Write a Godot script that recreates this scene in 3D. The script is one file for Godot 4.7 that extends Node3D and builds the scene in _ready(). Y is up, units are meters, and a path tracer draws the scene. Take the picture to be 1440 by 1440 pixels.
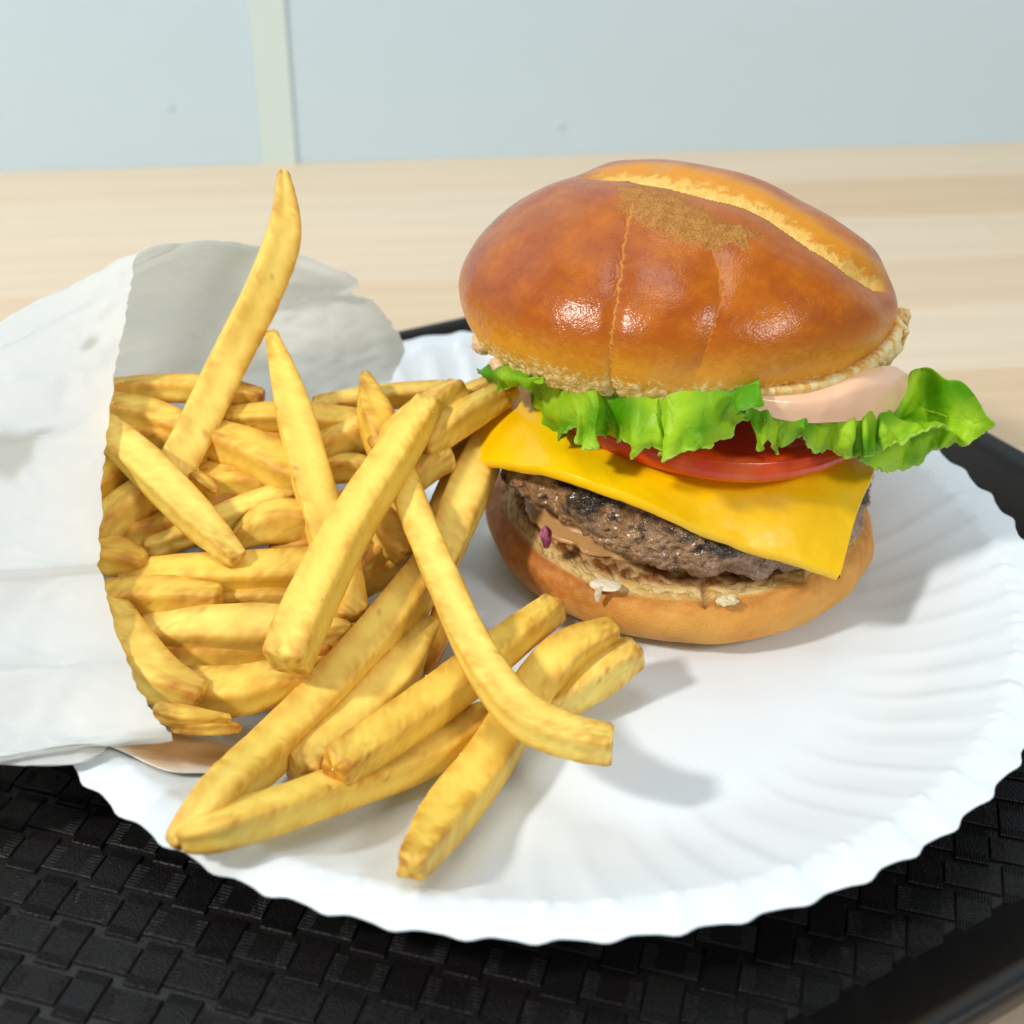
extends Node3D
# A cheeseburger and french fries on a white fluted paper plate, on a black basket weave tray, on a wooden counter.
# All lengths are metres; V() takes millimetres.

var taken := {}
var n_soft: FastNoiseLite
var n_fine: FastNoiseLite
var n_grit: FastNoiseLite
var fry_mat: StandardMaterial3D
var grain_spots: Array[Vector3] = []
const PLATE := Vector3(0.00523, 0.0, -0.24744)
const TRAY_TURN := 0.52871

func V(x: float, y: float, z: float) -> Vector3:
	return Vector3(x, y, z) * 0.001

func lin(r: float, g: float, b: float) -> Color:      # an sRGB colour 0..255 as linear values, for vertex colours
	return Color(r / 255.0, g / 255.0, b / 255.0).srgb_to_linear()

func noise(seed_: int, size: float, octaves := 3) -> FastNoiseLite:
	var n := FastNoiseLite.new()
	n.seed = seed_
	n.noise_type = FastNoiseLite.TYPE_SIMPLEX_SMOOTH
	n.frequency = 1.0 / size
	n.fractal_octaves = octaves
	return n

func noise_tex(seed_: int, px: float, octaves := 4, size := 512, kind := FastNoiseLite.TYPE_SIMPLEX_SMOOTH) -> NoiseTexture2D:
	var n := FastNoiseLite.new()
	n.seed = seed_
	n.noise_type = kind
	n.frequency = 1.0 / px
	n.fractal_octaves = octaves
	var t := NoiseTexture2D.new()
	t.width = size
	t.height = size
	t.seamless = true
	t.noise = n
	return t

func mat(color: Color, rough: float, spec := 0.5) -> StandardMaterial3D:
	var m := StandardMaterial3D.new()
	m.albedo_color = color
	m.roughness = rough
	m.metallic_specular = spec
	return m

func vmat(rough: float, spec := 0.5) -> StandardMaterial3D:
	var m := mat(Color.WHITE, rough, spec)
	m.vertex_color_use_as_albedo = true
	return m

func bump(m: StandardMaterial3D, t: Texture2D, millimetres: float, tiles_per_metre: float) -> void:
	m.uv1_triplanar = true
	m.uv1_world_triplanar = true
	m.uv1_scale = Vector3.ONE * tiles_per_metre
	m.heightmap_enabled = true
	m.heightmap_texture = t
	m.heightmap_scale = millimetres * 0.1

func numbered(called: String) -> String:
	if not taken.has(called):
		taken[called] = 0
		return called
	taken[called] += 1
	return "%s_%03d" % [called, taken[called]]

func tag(o: Node, label: String, category: String, group := "", kind := "") -> void:
	o.set_meta("label", label)
	if category: o.set_meta("category", category)
	if group: o.set_meta("group", group)
	if kind: o.set_meta("kind", kind)

func thing(called: String, at: Vector3, label: String, category: String, group := "") -> Node3D:
	var o := Node3D.new()
	o.name = numbered(called)
	o.position = at
	add_child(o)
	tag(o, label, category, group)
	return o

# a mesh whose vertices are in world coordinates becomes a child of its thing
func part(called: String, mesh: Mesh, m: Material, parent: Node3D) -> MeshInstance3D:
	var o := MeshInstance3D.new()
	o.name = called
	o.mesh = mesh
	o.material_override = m
	var p: Node = parent
	var t := Transform3D()
	while p is Node3D and p != self:
		t = (p as Node3D).transform * t
		p = p.get_parent()
	parent.add_child(o, true)
	if parent != self:
		o.transform = t.affine_inverse()
	return o

# ---------- grids ----------
func grid_normals(P: PackedVector3Array, nu: int, nv: int, wrap: bool, flip: bool) -> PackedVector3Array:
	var N := PackedVector3Array()
	N.resize(P.size())
	for v in nv:
		var va := maxi(v - 1, 0)
		var vb := mini(v + 1, nv - 1)
		for u in nu:
			var ua := (u - 1 + nu) % nu if wrap else maxi(u - 1, 0)
			var ub := (u + 1) % nu if wrap else mini(u + 1, nu - 1)
			var du := P[v * nu + ub] - P[v * nu + ua]
			var dv := P[vb * nu + u] - P[va * nu + u]
			var n := du.cross(dv)
			if n.length_squared() < 1e-22:
				# a pole: take the row next to it
				var w := 1 if v == 0 else nv - 2
				n = Vector3.ZERO
				for k in 8:
					var q := (nu * k / 8)
					var e := P[w * nu + (q + 1) % nu] - P[w * nu + q]
					n += e.cross((P[w * nu + q] - P[v * nu + q]) * (1.0 if v == 0 else -1.0))
			n = n.normalized()
			N[v * nu + u] = -n if flip else n
	return N

func quads(I: PackedInt32Array, nu: int, nv: int, wrap: bool, flip: bool, base := 0) -> void:
	for v in nv - 1:
		for u in (nu if wrap else nu - 1):
			var u2 := (u + 1) % nu
			var a := base + v * nu + u
			var b := base + v * nu + u2
			var c := base + (v + 1) * nu + u2
			var d := base + (v + 1) * nu + u
			if flip:
				I.append_array([a, b, c, a, c, d])
			else:
				I.append_array([a, c, b, a, d, c])

func to_mesh(P: PackedVector3Array, N: PackedVector3Array, I: PackedInt32Array, C := PackedColorArray(), UV := PackedVector2Array()) -> ArrayMesh:
	var a := []
	a.resize(Mesh.ARRAY_MAX)
	a[Mesh.ARRAY_VERTEX] = P
	a[Mesh.ARRAY_NORMAL] = N
	if C.size(): a[Mesh.ARRAY_COLOR] = C
	if UV.size(): a[Mesh.ARRAY_TEX_UV] = UV
	a[Mesh.ARRAY_INDEX] = I
	var m := ArrayMesh.new()
	m.add_surface_from_arrays(Mesh.PRIMITIVE_TRIANGLES, a)
	return m

func grid_mesh(P: PackedVector3Array, nu: int, nv: int, wrap := false, flip := false, C := PackedColorArray(), UV := PackedVector2Array()) -> ArrayMesh:
	var I := PackedInt32Array()
	quads(I, nu, nv, wrap, flip)
	return to_mesh(P, grid_normals(P, nu, nv, wrap, flip), I, C, UV)

# a sheet with a real thickness and closed edges; normals point to +du x dv on the upper side
func sheet_mesh(P: PackedVector3Array, nu: int, nv: int, thick: float, wrap := false, flip := false, C := PackedColorArray()) -> ArrayMesh:
	var N := grid_normals(P, nu, nv, wrap, flip)
	var n := P.size()
	var Q := PackedVector3Array()
	var M := PackedVector3Array()
	var D := PackedColorArray()
	for i in n:
		Q.append(P[i] + N[i] * thick * 0.5)
		M.append(N[i])
	for i in n:
		Q.append(P[i] - N[i] * thick * 0.5)
		M.append(-N[i])
	if C.size():
		D.append_array(C)
		D.append_array(C)
	var I := PackedInt32Array()
	quads(I, nu, nv, wrap, flip)
	quads(I, nu, nv, wrap, not flip, n)
	# edges
	var rims: Array = []
	var r0: Array = []
	var r1: Array = []
	for u in nu:
		r0.append(u)
		r1.append((nv - 1) * nu + nu - 1 - u)
	if wrap:
		r0.append(0)
		r1.append((nv - 1) * nu + nu - 1)
		rims = [r0, r1]
	else:
		var r2: Array = []
		var r3: Array = []
		for v in nv:
			r2.append(v * nu + nu - 1)
			r3.append((nv - 1 - v) * nu)
		rims = [r0, r2, r1, r3]
	for r in rims:
		var b := Q.size()
		var k := 0
		for i in r:
			var i2: int = r[mini(k + 1, r.size() - 1)]
			var i1: int = r[maxi(k - 1, 0)]
			var out_ := (P[i2] - P[i1]).cross(N[i]).normalized()
			if flip: out_ = -out_
			Q.append(P[i] + N[i] * thick * 0.5)
			Q.append(P[i] + out_ * thick * 0.35)
			Q.append(P[i] - N[i] * thick * 0.5)
			M.append((out_ + N[i]).normalized())
			M.append(out_)
			M.append((out_ - N[i]).normalized())
			if C.size(): D.append_array([C[i], C[i], C[i]])
			k += 1
		for j in r.size() - 1:
			for s in 2:
				var a: int = b + j * 3 + s
				if flip:
					I.append_array([a, a + 1, a + 4, a, a + 4, a + 3])
				else:
					I.append_array([a, a + 4, a + 1, a, a + 3, a + 4])
	return to_mesh(Q, M, I, D)

func spline(pts: Array, n: int, closed := false) -> PackedVector3Array:
	var out := PackedVector3Array()
	var k := pts.size()
	for i in n:
		var t := float(i) / (n if closed else n - 1) * (k if closed else k - 1)
		var j := int(t)
		if not closed: j = mini(j, k - 2)
		var f := t - j
		var a: Vector3 = pts[(j - 1 + k) % k] if closed else pts[maxi(j - 1, 0)]
		var b: Vector3 = pts[j % k]
		var c: Vector3 = pts[(j + 1) % k]
		var d: Vector3 = pts[(j + 2) % k] if closed else pts[mini(j + 2, k - 1)]
		out.append(b.cubic_interpolate(c, a, d, f))
	return out

# rows of control points -> a smooth grid of nu x nv points
func surface(rows: Array, nu: int, nv: int) -> PackedVector3Array:
	var fine: Array = []
	for r in rows: fine.append(spline(r, nu))
	var P := PackedVector3Array()
	P.resize(nu * nv)
	for u in nu:
		var col: Array = []
		for r in fine: col.append(r[u])
		var s := spline(col, nv)
		for v in nv: P[v * nu + u] = s[v]
	return P

# a lumpy closed blob
func blob(at: Vector3, r: Vector3, rough: float, size: float, seed_: int, color: Color, color2: Color, nu := 40, nv := 24) -> ArrayMesh:
	var n := noise(seed_, size, 3)
	var P := PackedVector3Array()
	var C := PackedColorArray()
	for v in nv:
		var th := PI * v / (nv - 1)
		for u in nu:
			var ph := TAU * u / nu
			var d := Vector3(sin(th) * cos(ph), cos(th), sin(th) * sin(ph))
			var q := at + d * r
			var k := n.get_noise_3dv(q * 1000.0)
			P.append(q + d * k * rough)
			C.append(color.lerp(color2, clampf(0.5 + k * 1.1, 0, 1)))
	return grid_mesh(P, nu, nv, true, false, C)

# ---------- the scene ----------
func _ready() -> void:
	# camera
	var cam := Camera3D.new()
	cam.name = "camera"
	cam.position = Vector3(0, 0.18399, 0)
	cam.basis = Basis(Vector3.RIGHT, -0.56639) * Basis(Vector3.BACK, 0.01835)
	cam.near = 0.02
	cam.far = 20.0
	var lens := CameraAttributesPhysical.new()
	lens.frustum_focal_length = 30.051
	lens.frustum_focus_distance = 0.262
	lens.frustum_near = 0.02
	lens.frustum_far = 20.0
	lens.exposure_aperture = 10.2
	lens.exposure_multiplier = 1.0
	cam.attributes = lens
	cam.fov = 43.532
	add_child(cam)
	cam.current = true

	# the soft light of a pale room, and its ceiling lamps
	var env := Environment.new()
	env.background_mode = Environment.BG_COLOR
	env.background_color = Color(0.80, 0.83, 0.86)
	env.background_energy_multiplier = 0.46
	env.tonemap_mode = Environment.TONE_MAPPER_LINEAR
	env.tonemap_exposure = 0.95
	env.sdfgi_enabled = true
	env.ssao_enabled = true
	env.ssil_enabled = true
	var we := WorldEnvironment.new()
	we.name = "world_environment"
	we.environment = env
	add_child(we)
	lamp(Vector3(0, 0.02, -0.25) + Vector3(-0.62, 0.66, 0.36).normalized() * 1.3, Vector2(0.11, 0.11), 1.30, Color(1.0, 0.98, 0.95))
	lamp(Vector3(0, 0.02, -0.25) + Vector3(-0.12, 0.95, -0.02).normalized() * 1.6, Vector2(0.7, 0.7), 0.66, Color(0.96, 0.985, 1.0))
	lamp(Vector3(0, 0.02, -0.25) + Vector3(0.56, 0.62, 0.52).normalized() * 1.4, Vector2(0.24, 0.24), 0.66, Color(1.0, 0.98, 0.95))

	n_soft = noise(11, 7.0, 3)
	n_fine = noise(12, 1.6, 3)
	n_grit = noise(13, 0.6, 2)
	setting()
	tray()
	plate()
	bag()
	burger()
	fries()
	small_bits()

func lamp(at: Vector3, size: Vector2, energy: float, color: Color) -> void:
	var l := AreaLight3D.new()
	l.name = numbered("ceiling_lamp")
	l.area_size = size
	l.light_energy = energy
	l.light_color = color
	l.shadow_enabled = true
	l.set("area_range", 8.0)
	add_child(l)
	l.look_at_from_position(at, Vector3(0.0, 0.02, -0.25), Vector3.FORWARD)

func bevel_box(size: Vector3, b: float) -> ArrayMesh:      # a box with chamfered top edges, its base at y = 0
	var P := PackedVector3Array()
	var h := size * 0.5
	var st := SurfaceTool.new()
	st.begin(Mesh.PRIMITIVE_TRIANGLES)
	st.set_smooth_group(-1)
	var lo := [Vector3(-h.x, 0, -h.z), Vector3(h.x, 0, -h.z), Vector3(h.x, 0, h.z), Vector3(-h.x, 0, h.z)]
	var mi := []
	var hi := []
	for p in lo:
		mi.append(p + Vector3(0, size.y - b, 0))
		hi.append(Vector3(p.x - signf(p.x) * b, size.y, p.z - signf(p.z) * b))
	for i in 4:
		var j := (i + 1) % 4
		face(st, lo[i], lo[j], mi[j], mi[i])
		face(st, mi[i], mi[j], hi[j], hi[i])
	face(st, hi[0], hi[1], hi[2], hi[3])
	st.generate_normals()
	return st.commit()

func face(st: SurfaceTool, a: Vector3, b: Vector3, c: Vector3, d: Vector3) -> void:
	for p in [a, b, c, a, c, d]: st.add_vertex(p)

# ---------- counter and wall ----------
func setting() -> void:
	# the wall stands a little aslant behind the counter
	var dir := Vector3(0.2533 + 0.2337, 0, -0.6449 + 0.5683).normalized()
	var foot := Vector3(-0.2337, 0, -0.5683)
	var back := Vector3(dir.z, 0, -dir.x)      # away from the viewer
	if back.z > 0: back = -back
	var counter := Node3D.new()
	counter.name = "counter_top"
	add_child(counter)
	tag(counter, "pale wooden counter of long boards under the tray", "", "", "structure")
	var wood := noise_tex(31, 9.0, 4, 512)
	var r := RandomNumberGenerator.new()
	r.seed = 5
	var turn := atan2(-dir.z, dir.x)
	var row := 0
	var z := 0.0
	while z < 1.0:
		var w := 0.043 + r.randf() * 0.008
		var x := -0.9 - r.randf() * 0.5
		while x < 1.0:
			var l := 0.35 + r.randf() * 0.5
			var tone := r.randf()
			var m := wood_mat(tone, r)
			var o := MeshInstance3D.new()
			o.name = "plank"
			o.mesh = bevel_box(Vector3(l - 0.0003, 0.03, w - 0.0003), 0.00025)
			o.material_override = m
			o.position = foot + dir * (x + l * 0.5) - back * (z + w * 0.5) + Vector3(0, -0.0305, 0)
			o.rotation.y = turn
			counter.add_child(o, true)
			x += l
		z += w
	# wall
	var wall := Node3D.new()
	wall.name = "wall"
	add_child(wall)
	tag(wall, "pale blue grey wall panels with a white upright joint strip", "", "", "structure")
	var paint := mat(Color(0.79, 0.868, 0.915), 0.42, 0.5)
	bump(paint, noise_tex(41, 40.0, 3, 256), 0.25, 4.0)
	var joint := Vector3(-0.11373, 0, -0.60571)
	var s := (joint - foot).dot(dir)
	var half := 0.0078
	panel(wall, "panel", foot, dir, back, -1.4, s - half + 0.0006, -0.04, 2.4, 0.0, 0.012, paint)
	panel(wall, "panel", foot, dir, back, s + half - 0.0006, 1.9, -0.04, 2.4, 0.0, 0.012, paint)
	panel(wall, "joint_strip", foot, dir, back, s - half, s + half, -0.04, 2.4, -0.0016, 0.010, mat(Color(0.825, 0.895, 0.885), 0.45))
	# two small dents or pin marks in the right and left panels
	for q in [[0.2565, 0.0140, 0.0022], [0.078, 0.0265, 0.0020]]:
		var disc := CylinderMesh.new()
		disc.top_radius = q[2] * 0.8
		disc.bottom_radius = q[2]
		disc.height = 0.0012
		disc.radial_segments = 20
		var o := MeshInstance3D.new()
		o.name = "pin_head"
		o.mesh = disc
		o.material_override = mat(Color(0.775, 0.845, 0.885), 0.5)
		o.position = foot + dir * q[0] + Vector3(0, q[1], 0)
		o.basis = Basis(dir, -back, dir.cross(-back))
		wall.add_child(o, true)

func panel(parent: Node3D, called: String, foot: Vector3, dir: Vector3, back: Vector3, a: float, b: float, y0: float, y1: float, front: float, depth: float, m: Material) -> void:
	var box := BoxMesh.new()
	box.size = Vector3(b - a, y1 - y0, depth)
	var o := MeshInstance3D.new()
	o.name = called
	o.mesh = box
	o.material_override = m
	o.basis = Basis(dir, Vector3.UP, -back)
	o.position = foot + dir * (a + b) * 0.5 + Vector3(0, (y0 + y1) * 0.5, 0) + back * (front + depth * 0.5)
	parent.add_child(o, true)

var wood_tones: Array = []
func wood_mat(tone: float, r: RandomNumberGenerator) -> StandardMaterial3D:
	if wood_tones.is_empty():
		for k in 5:
			var g := Gradient.new()
			var base: Color = [Color(0.875, 0.80, 0.69), Color(0.865, 0.775, 0.655), Color(0.885, 0.815, 0.715), Color(0.85, 0.745, 0.61), Color(0.88, 0.805, 0.70)][k]
			g.set_color(0, base.darkened(0.035))
			g.set_color(1, base.lightened(0.03))
			var n := FastNoiseLite.new()
			n.seed = 70 + k
			n.frequency = 0.02
			n.fractal_octaves = 4
			var im := Image.create(512, 256, false, Image.FORMAT_RGB8)
			for y in 256:
				for x in 512:
					var ring := 0.5 + 0.5 * sin(y * 0.16 + 3.0 * n.get_noise_2d(x * 0.18, y * 1.2) + 2.0 * n.get_noise_2d(x * 0.05, y * 0.4 + 300.0))
					var f := 0.5 + 0.5 * n.get_noise_2d(x * 0.6, y * 9.0)
					im.set_pixel(x, y, g.sample(clampf(0.55 * ring + 0.45 * f, 0, 1)))
			var m := mat(Color.WHITE, 0.42, 0.45)
			m.albedo_texture = ImageTexture.create_from_image(im)
			m.uv1_triplanar = true
			m.uv1_scale = Vector3(2.2, 2.2, 9.0)
			wood_tones.append(m)
	return wood_tones[[0, 2, 4, 1, 0, 2, 3, 4][int(tone * 7.99)]]

# ---------- tray ----------
func ring_point(o: float, k: int, n: int) -> Vector2:      # points of a rounded rectangle that is o wider than the tray's floor
	var lo := Vector2(-0.2065, -0.0930)
	var hi := Vector2(0.1087, 0.1203)
	var rad := 0.018
	var c := k * 4 / n
	var f := float(k - c * n / 4) / (n / 4 - 1)
	var centre: Vector2 = [Vector2(hi.x - rad, hi.y - rad), Vector2(lo.x + rad, hi.y - rad), Vector2(lo.x + rad, lo.y + rad), Vector2(hi.x - rad, lo.y + rad)][c]
	var a := (c + f) * PI * 0.5
	return centre + Vector2(cos(a), sin(a)) * (rad + o)

func tray() -> void:
	var t := thing("serving_tray", PLATE, "black plastic tray with a raised basket weave floor, under the plate", "tray")
	t.rotation.y = TRAY_TURN
	var plastic := mat(Color(0.066, 0.058, 0.054), 0.36, 0.5)
	bump(plastic, noise_tex(51, 5.0, 4, 256), 0.10, 40.0)
	var prof := [[0.0, 3.2], [0.8, 3.3], [1.9, 4.2], [3.2, 5.4], [15.5, 17.6], [17.0, 19.6], [18.6, 21.2], [20.2, 21.8], [21.6, 21.4], [22.4, 20.2], [22.4, 17.2], [21.4, 17.0], [20.8, 18.6], [18.8, 18.4], [16.8, 16.0], [3.6, 2.6], [1.5, 1.0], [0.0, 0.8]]
	var n := 48
	var P := PackedVector3Array()
	for q in prof:
		for k in n:
			var p := ring_point(q[0] * 0.001, k, n)
			P.append(Vector3(p.x, q[1] * 0.001, p.y))
	var st := SurfaceTool.new()
	var rim := MeshInstance3D.new()
	rim.name = "rim"
	rim.mesh = grid_mesh(P, n, prof.size(), true, false)
	rim.material_override = plastic
	t.add_child(rim, true)
	var Q := PackedVector3Array()
	var I := PackedInt32Array()
	var N := PackedVector3Array()
	for s in 2:
		var b := Q.size()
		Q.append(Vector3(-0.05, 0.0032 - s * 0.0024, 0.013))
		N.append(Vector3.UP if s == 0 else Vector3.DOWN)
		for k in n:
			var p := ring_point(0.00002, k, n)
			Q.append(Vector3(p.x, 0.0032 - s * 0.0024, p.y))
			N.append(N[b])
		for k in n:
			if s == 0: I.append_array([b, b + 1 + k, b + 1 + (k + 1) % n])
			else: I.append_array([b, b + 1 + (k + 1) % n, b + 1 + k])
	var fl := MeshInstance3D.new()
	fl.name = "floor"
	fl.mesh = to_mesh(Q, N, I)
	fl.material_override = plastic
	t.add_child(fl, true)
	# basket weave tiles: long ones with ribbed ends one way, shorter ones the other way
	var a_mesh := weave_tile(0.0101, 0.0056, 7, 0.0023, 0.00022)
	var b_mesh := weave_tile(0.0089, 0.0062, 10, 0.0017, 0.00013)
	var tones := []
	for k in 4:
		var m := mat([Color(0.058, 0.048, 0.050), Color(0.066, 0.054, 0.062), Color(0.052, 0.056, 0.052), Color(0.070, 0.074, 0.070)][k], [0.40, 0.46, 0.43, 0.50][k], 0.36)
		bump(m, noise_tex(60 + k, 6.0, 5, 256), 0.16, 45.0)
		tones.append(m)
	var spots := []
	var pitch := 0.00834
	var r := RandomNumberGenerator.new()
	r.seed = 3
	var eye := t.to_local(Vector3(0, 0.184, 0)) if t.is_inside_tree() else Vector3.ZERO
	eye = t.transform.affine_inverse() * Vector3(0.0, 0.184, -0.02)
	for i in range(-40, 41):
		for j in range(-40, 41):
			var uv := Vector2(-0.1036, 0.0430) + Vector2(i - j, i + j) * pitch * 0.70711
			if uv.x < -0.2085 or uv.x > 0.1107 or uv.y < -0.095 or uv.y > 0.1223: continue
			if uv.length() < 0.082: continue
			var odd := (i + j) % 2 != 0
			spots.append([uv.distance_to(Vector2(eye.x, eye.z)), uv, odd])
	spots.sort_custom(func(a, b): return a[0] < b[0])
	var far_ := SurfaceTool.new()
	far_.begin(Mesh.PRIMITIVE_TRIANGLES)
	for k in spots.size():
		var s = spots[k]
		var tr := Transform3D(Basis(Vector3.UP, (PI * 0.25 if s[2] else -PI * 0.25)), Vector3(s[1].x, 0.0032, s[1].y))
		if k < 280:
			var o := MeshInstance3D.new()
			o.name = "weave_tile"
			o.mesh = b_mesh if s[2] else a_mesh
			o.material_override = tones[r.randi() % 4]
			o.transform = tr
			t.add_child(o, true)
		else:
			far_.append_from(b_mesh if s[2] else a_mesh, 0, tr)
	var rest := MeshInstance3D.new()
	rest.name = "weave_tiles"
	rest.mesh = far_.commit()
	rest.material_override = tones[1]
	rest.set_meta("kind", "stuff")
	t.add_child(rest, true)

func weave_tile(l: float, w: float, ribs: int, rib_l: float, rib_h: float) -> ArrayMesh:
	var st := SurfaceTool.new()
	st.begin(Mesh.PRIMITIVE_TRIANGLES)
	st.append_from(bevel_box(Vector3(l, 0.0007, w), 0.00022), 0, Transform3D())
	var q := SurfaceTool.new()
	q.begin(Mesh.PRIMITIVE_TRIANGLES)
	q.set_smooth_group(-1)
	var step := (w - 0.0007) / ribs
	for e in [-1.0, 1.0]:
		for k in ribs:
			var z := -w * 0.5 + 0.00035 + (k + 0.5) * step
			var x0: float = e * (l * 0.5 - 0.0002)
			var x1: float = e * (l * 0.5 - 0.0002 - rib_l)
			if x0 > x1:
				var s := x0
				x0 = x1
				x1 = s
			var hw := step * 0.33
			var a := Vector3(x0, 0.00065, z - hw)
			var b := Vector3(x1, 0.00065, z - hw)
			var c := Vector3(x1, 0.00065, z + hw)
			var d := Vector3(x0, 0.00065, z + hw)
			var p0 := Vector3(x0, 0.0007 + rib_h, z)
			var p1 := Vector3(x1, 0.0007 + rib_h, z)
			face(q, a, b, p1, p0)
			face(q, c, d, p0, p1)
			for tri in [[b, c, p1], [d, a, p0]]:
				for p in tri: q.add_vertex(p)
	q.generate_normals()
	st.append_from(q.commit(), 0, Transform3D())
	return st.commit()

# ---------- plate ----------
func plate_height(r: float) -> float:
	var y := 0.0050
	if r > 0.074:
		var q := clampf((r - 0.074) / 0.0322, 0, 1)
		y += 0.0142 * (q * q * (1.7 - 0.7 * q))
	if r > 0.1062:
		var q2 := (r - 0.1062) / 0.0084
		y = 0.0192 + 0.0022 * q2 - 0.0017 * q2 * q2
	return y

func plate() -> void:
	var nr := 84
	var nt := 64 * 10
	var P := PackedVector3Array()
	P.resize(nr * nt)
	var wob := noise(21, 30.0, 2)
	var tuck := noise(22, 5.0, 2)
	for i in nr:
		var f := float(i) / (nr - 1)
		var r := 0.1142 * (f * 0.62 / 0.45 if f < 0.45 else 0.62 + (f - 0.45) / 0.55 * 0.38)
		for k in nt:
			var th := TAU * k / nt
			var y := plate_height(r)
			var phase := 64.0 * th + 1.4 * wob.get_noise_2d(cos(th) * 40.0, sin(th) * 40.0)
			var amp := smoothstep(0.070, 0.100, r)
			var wave := cos(phase) + 0.25 * cos(2.0 * phase + 0.7)
			var y_wave := 0.00027 * amp * wave * (1.0 + 1.3 * wob.get_noise_2d(cos(th) * 200.0 + 500.0, sin(th) * 200.0))
			if r > 0.1040:
				y_wave *= 1.0 - 0.55 * smoothstep(0.104, 0.1085, r)
			var rad := r + 0.0006 * smoothstep(0.098, 0.1146, r) * wave
			# small tucks of paper at the crease of the rim
			var near_ := exp(-pow((r - 0.1066) / 0.0018, 2.0))
			var tk := tuck.get_noise_2d(th * 114.0, r * 500.0)
			y_wave += near_ * (0.0007 * pow(maxf(0.0, cos(phase + 1.2)), 8.0) + 0.0004 * tk)
			y_wave += 0.0004 * wob.get_noise_3d(cos(th) * r * 1000.0, 5.0, sin(th) * r * 1000.0) * smoothstep(0.02, 0.06, r)
			P[i * nt + k] = PLATE + Vector3(cos(th) * rad, y + y_wave, sin(th) * rad)
	var paper := mat(Color(0.885, 0.918, 0.945), 0.40, 0.5)
	bump(paper, noise_tex(23, 4.0, 4, 256), 0.02, 60.0)
	var o := part("paper_plate", sheet_mesh(P, nt, nr, 0.0004, true, false), paper, self)
	var t := o.mesh
	tag(o, "round white paper plate with a fluted rim, under the burger and fries", "plate")

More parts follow.
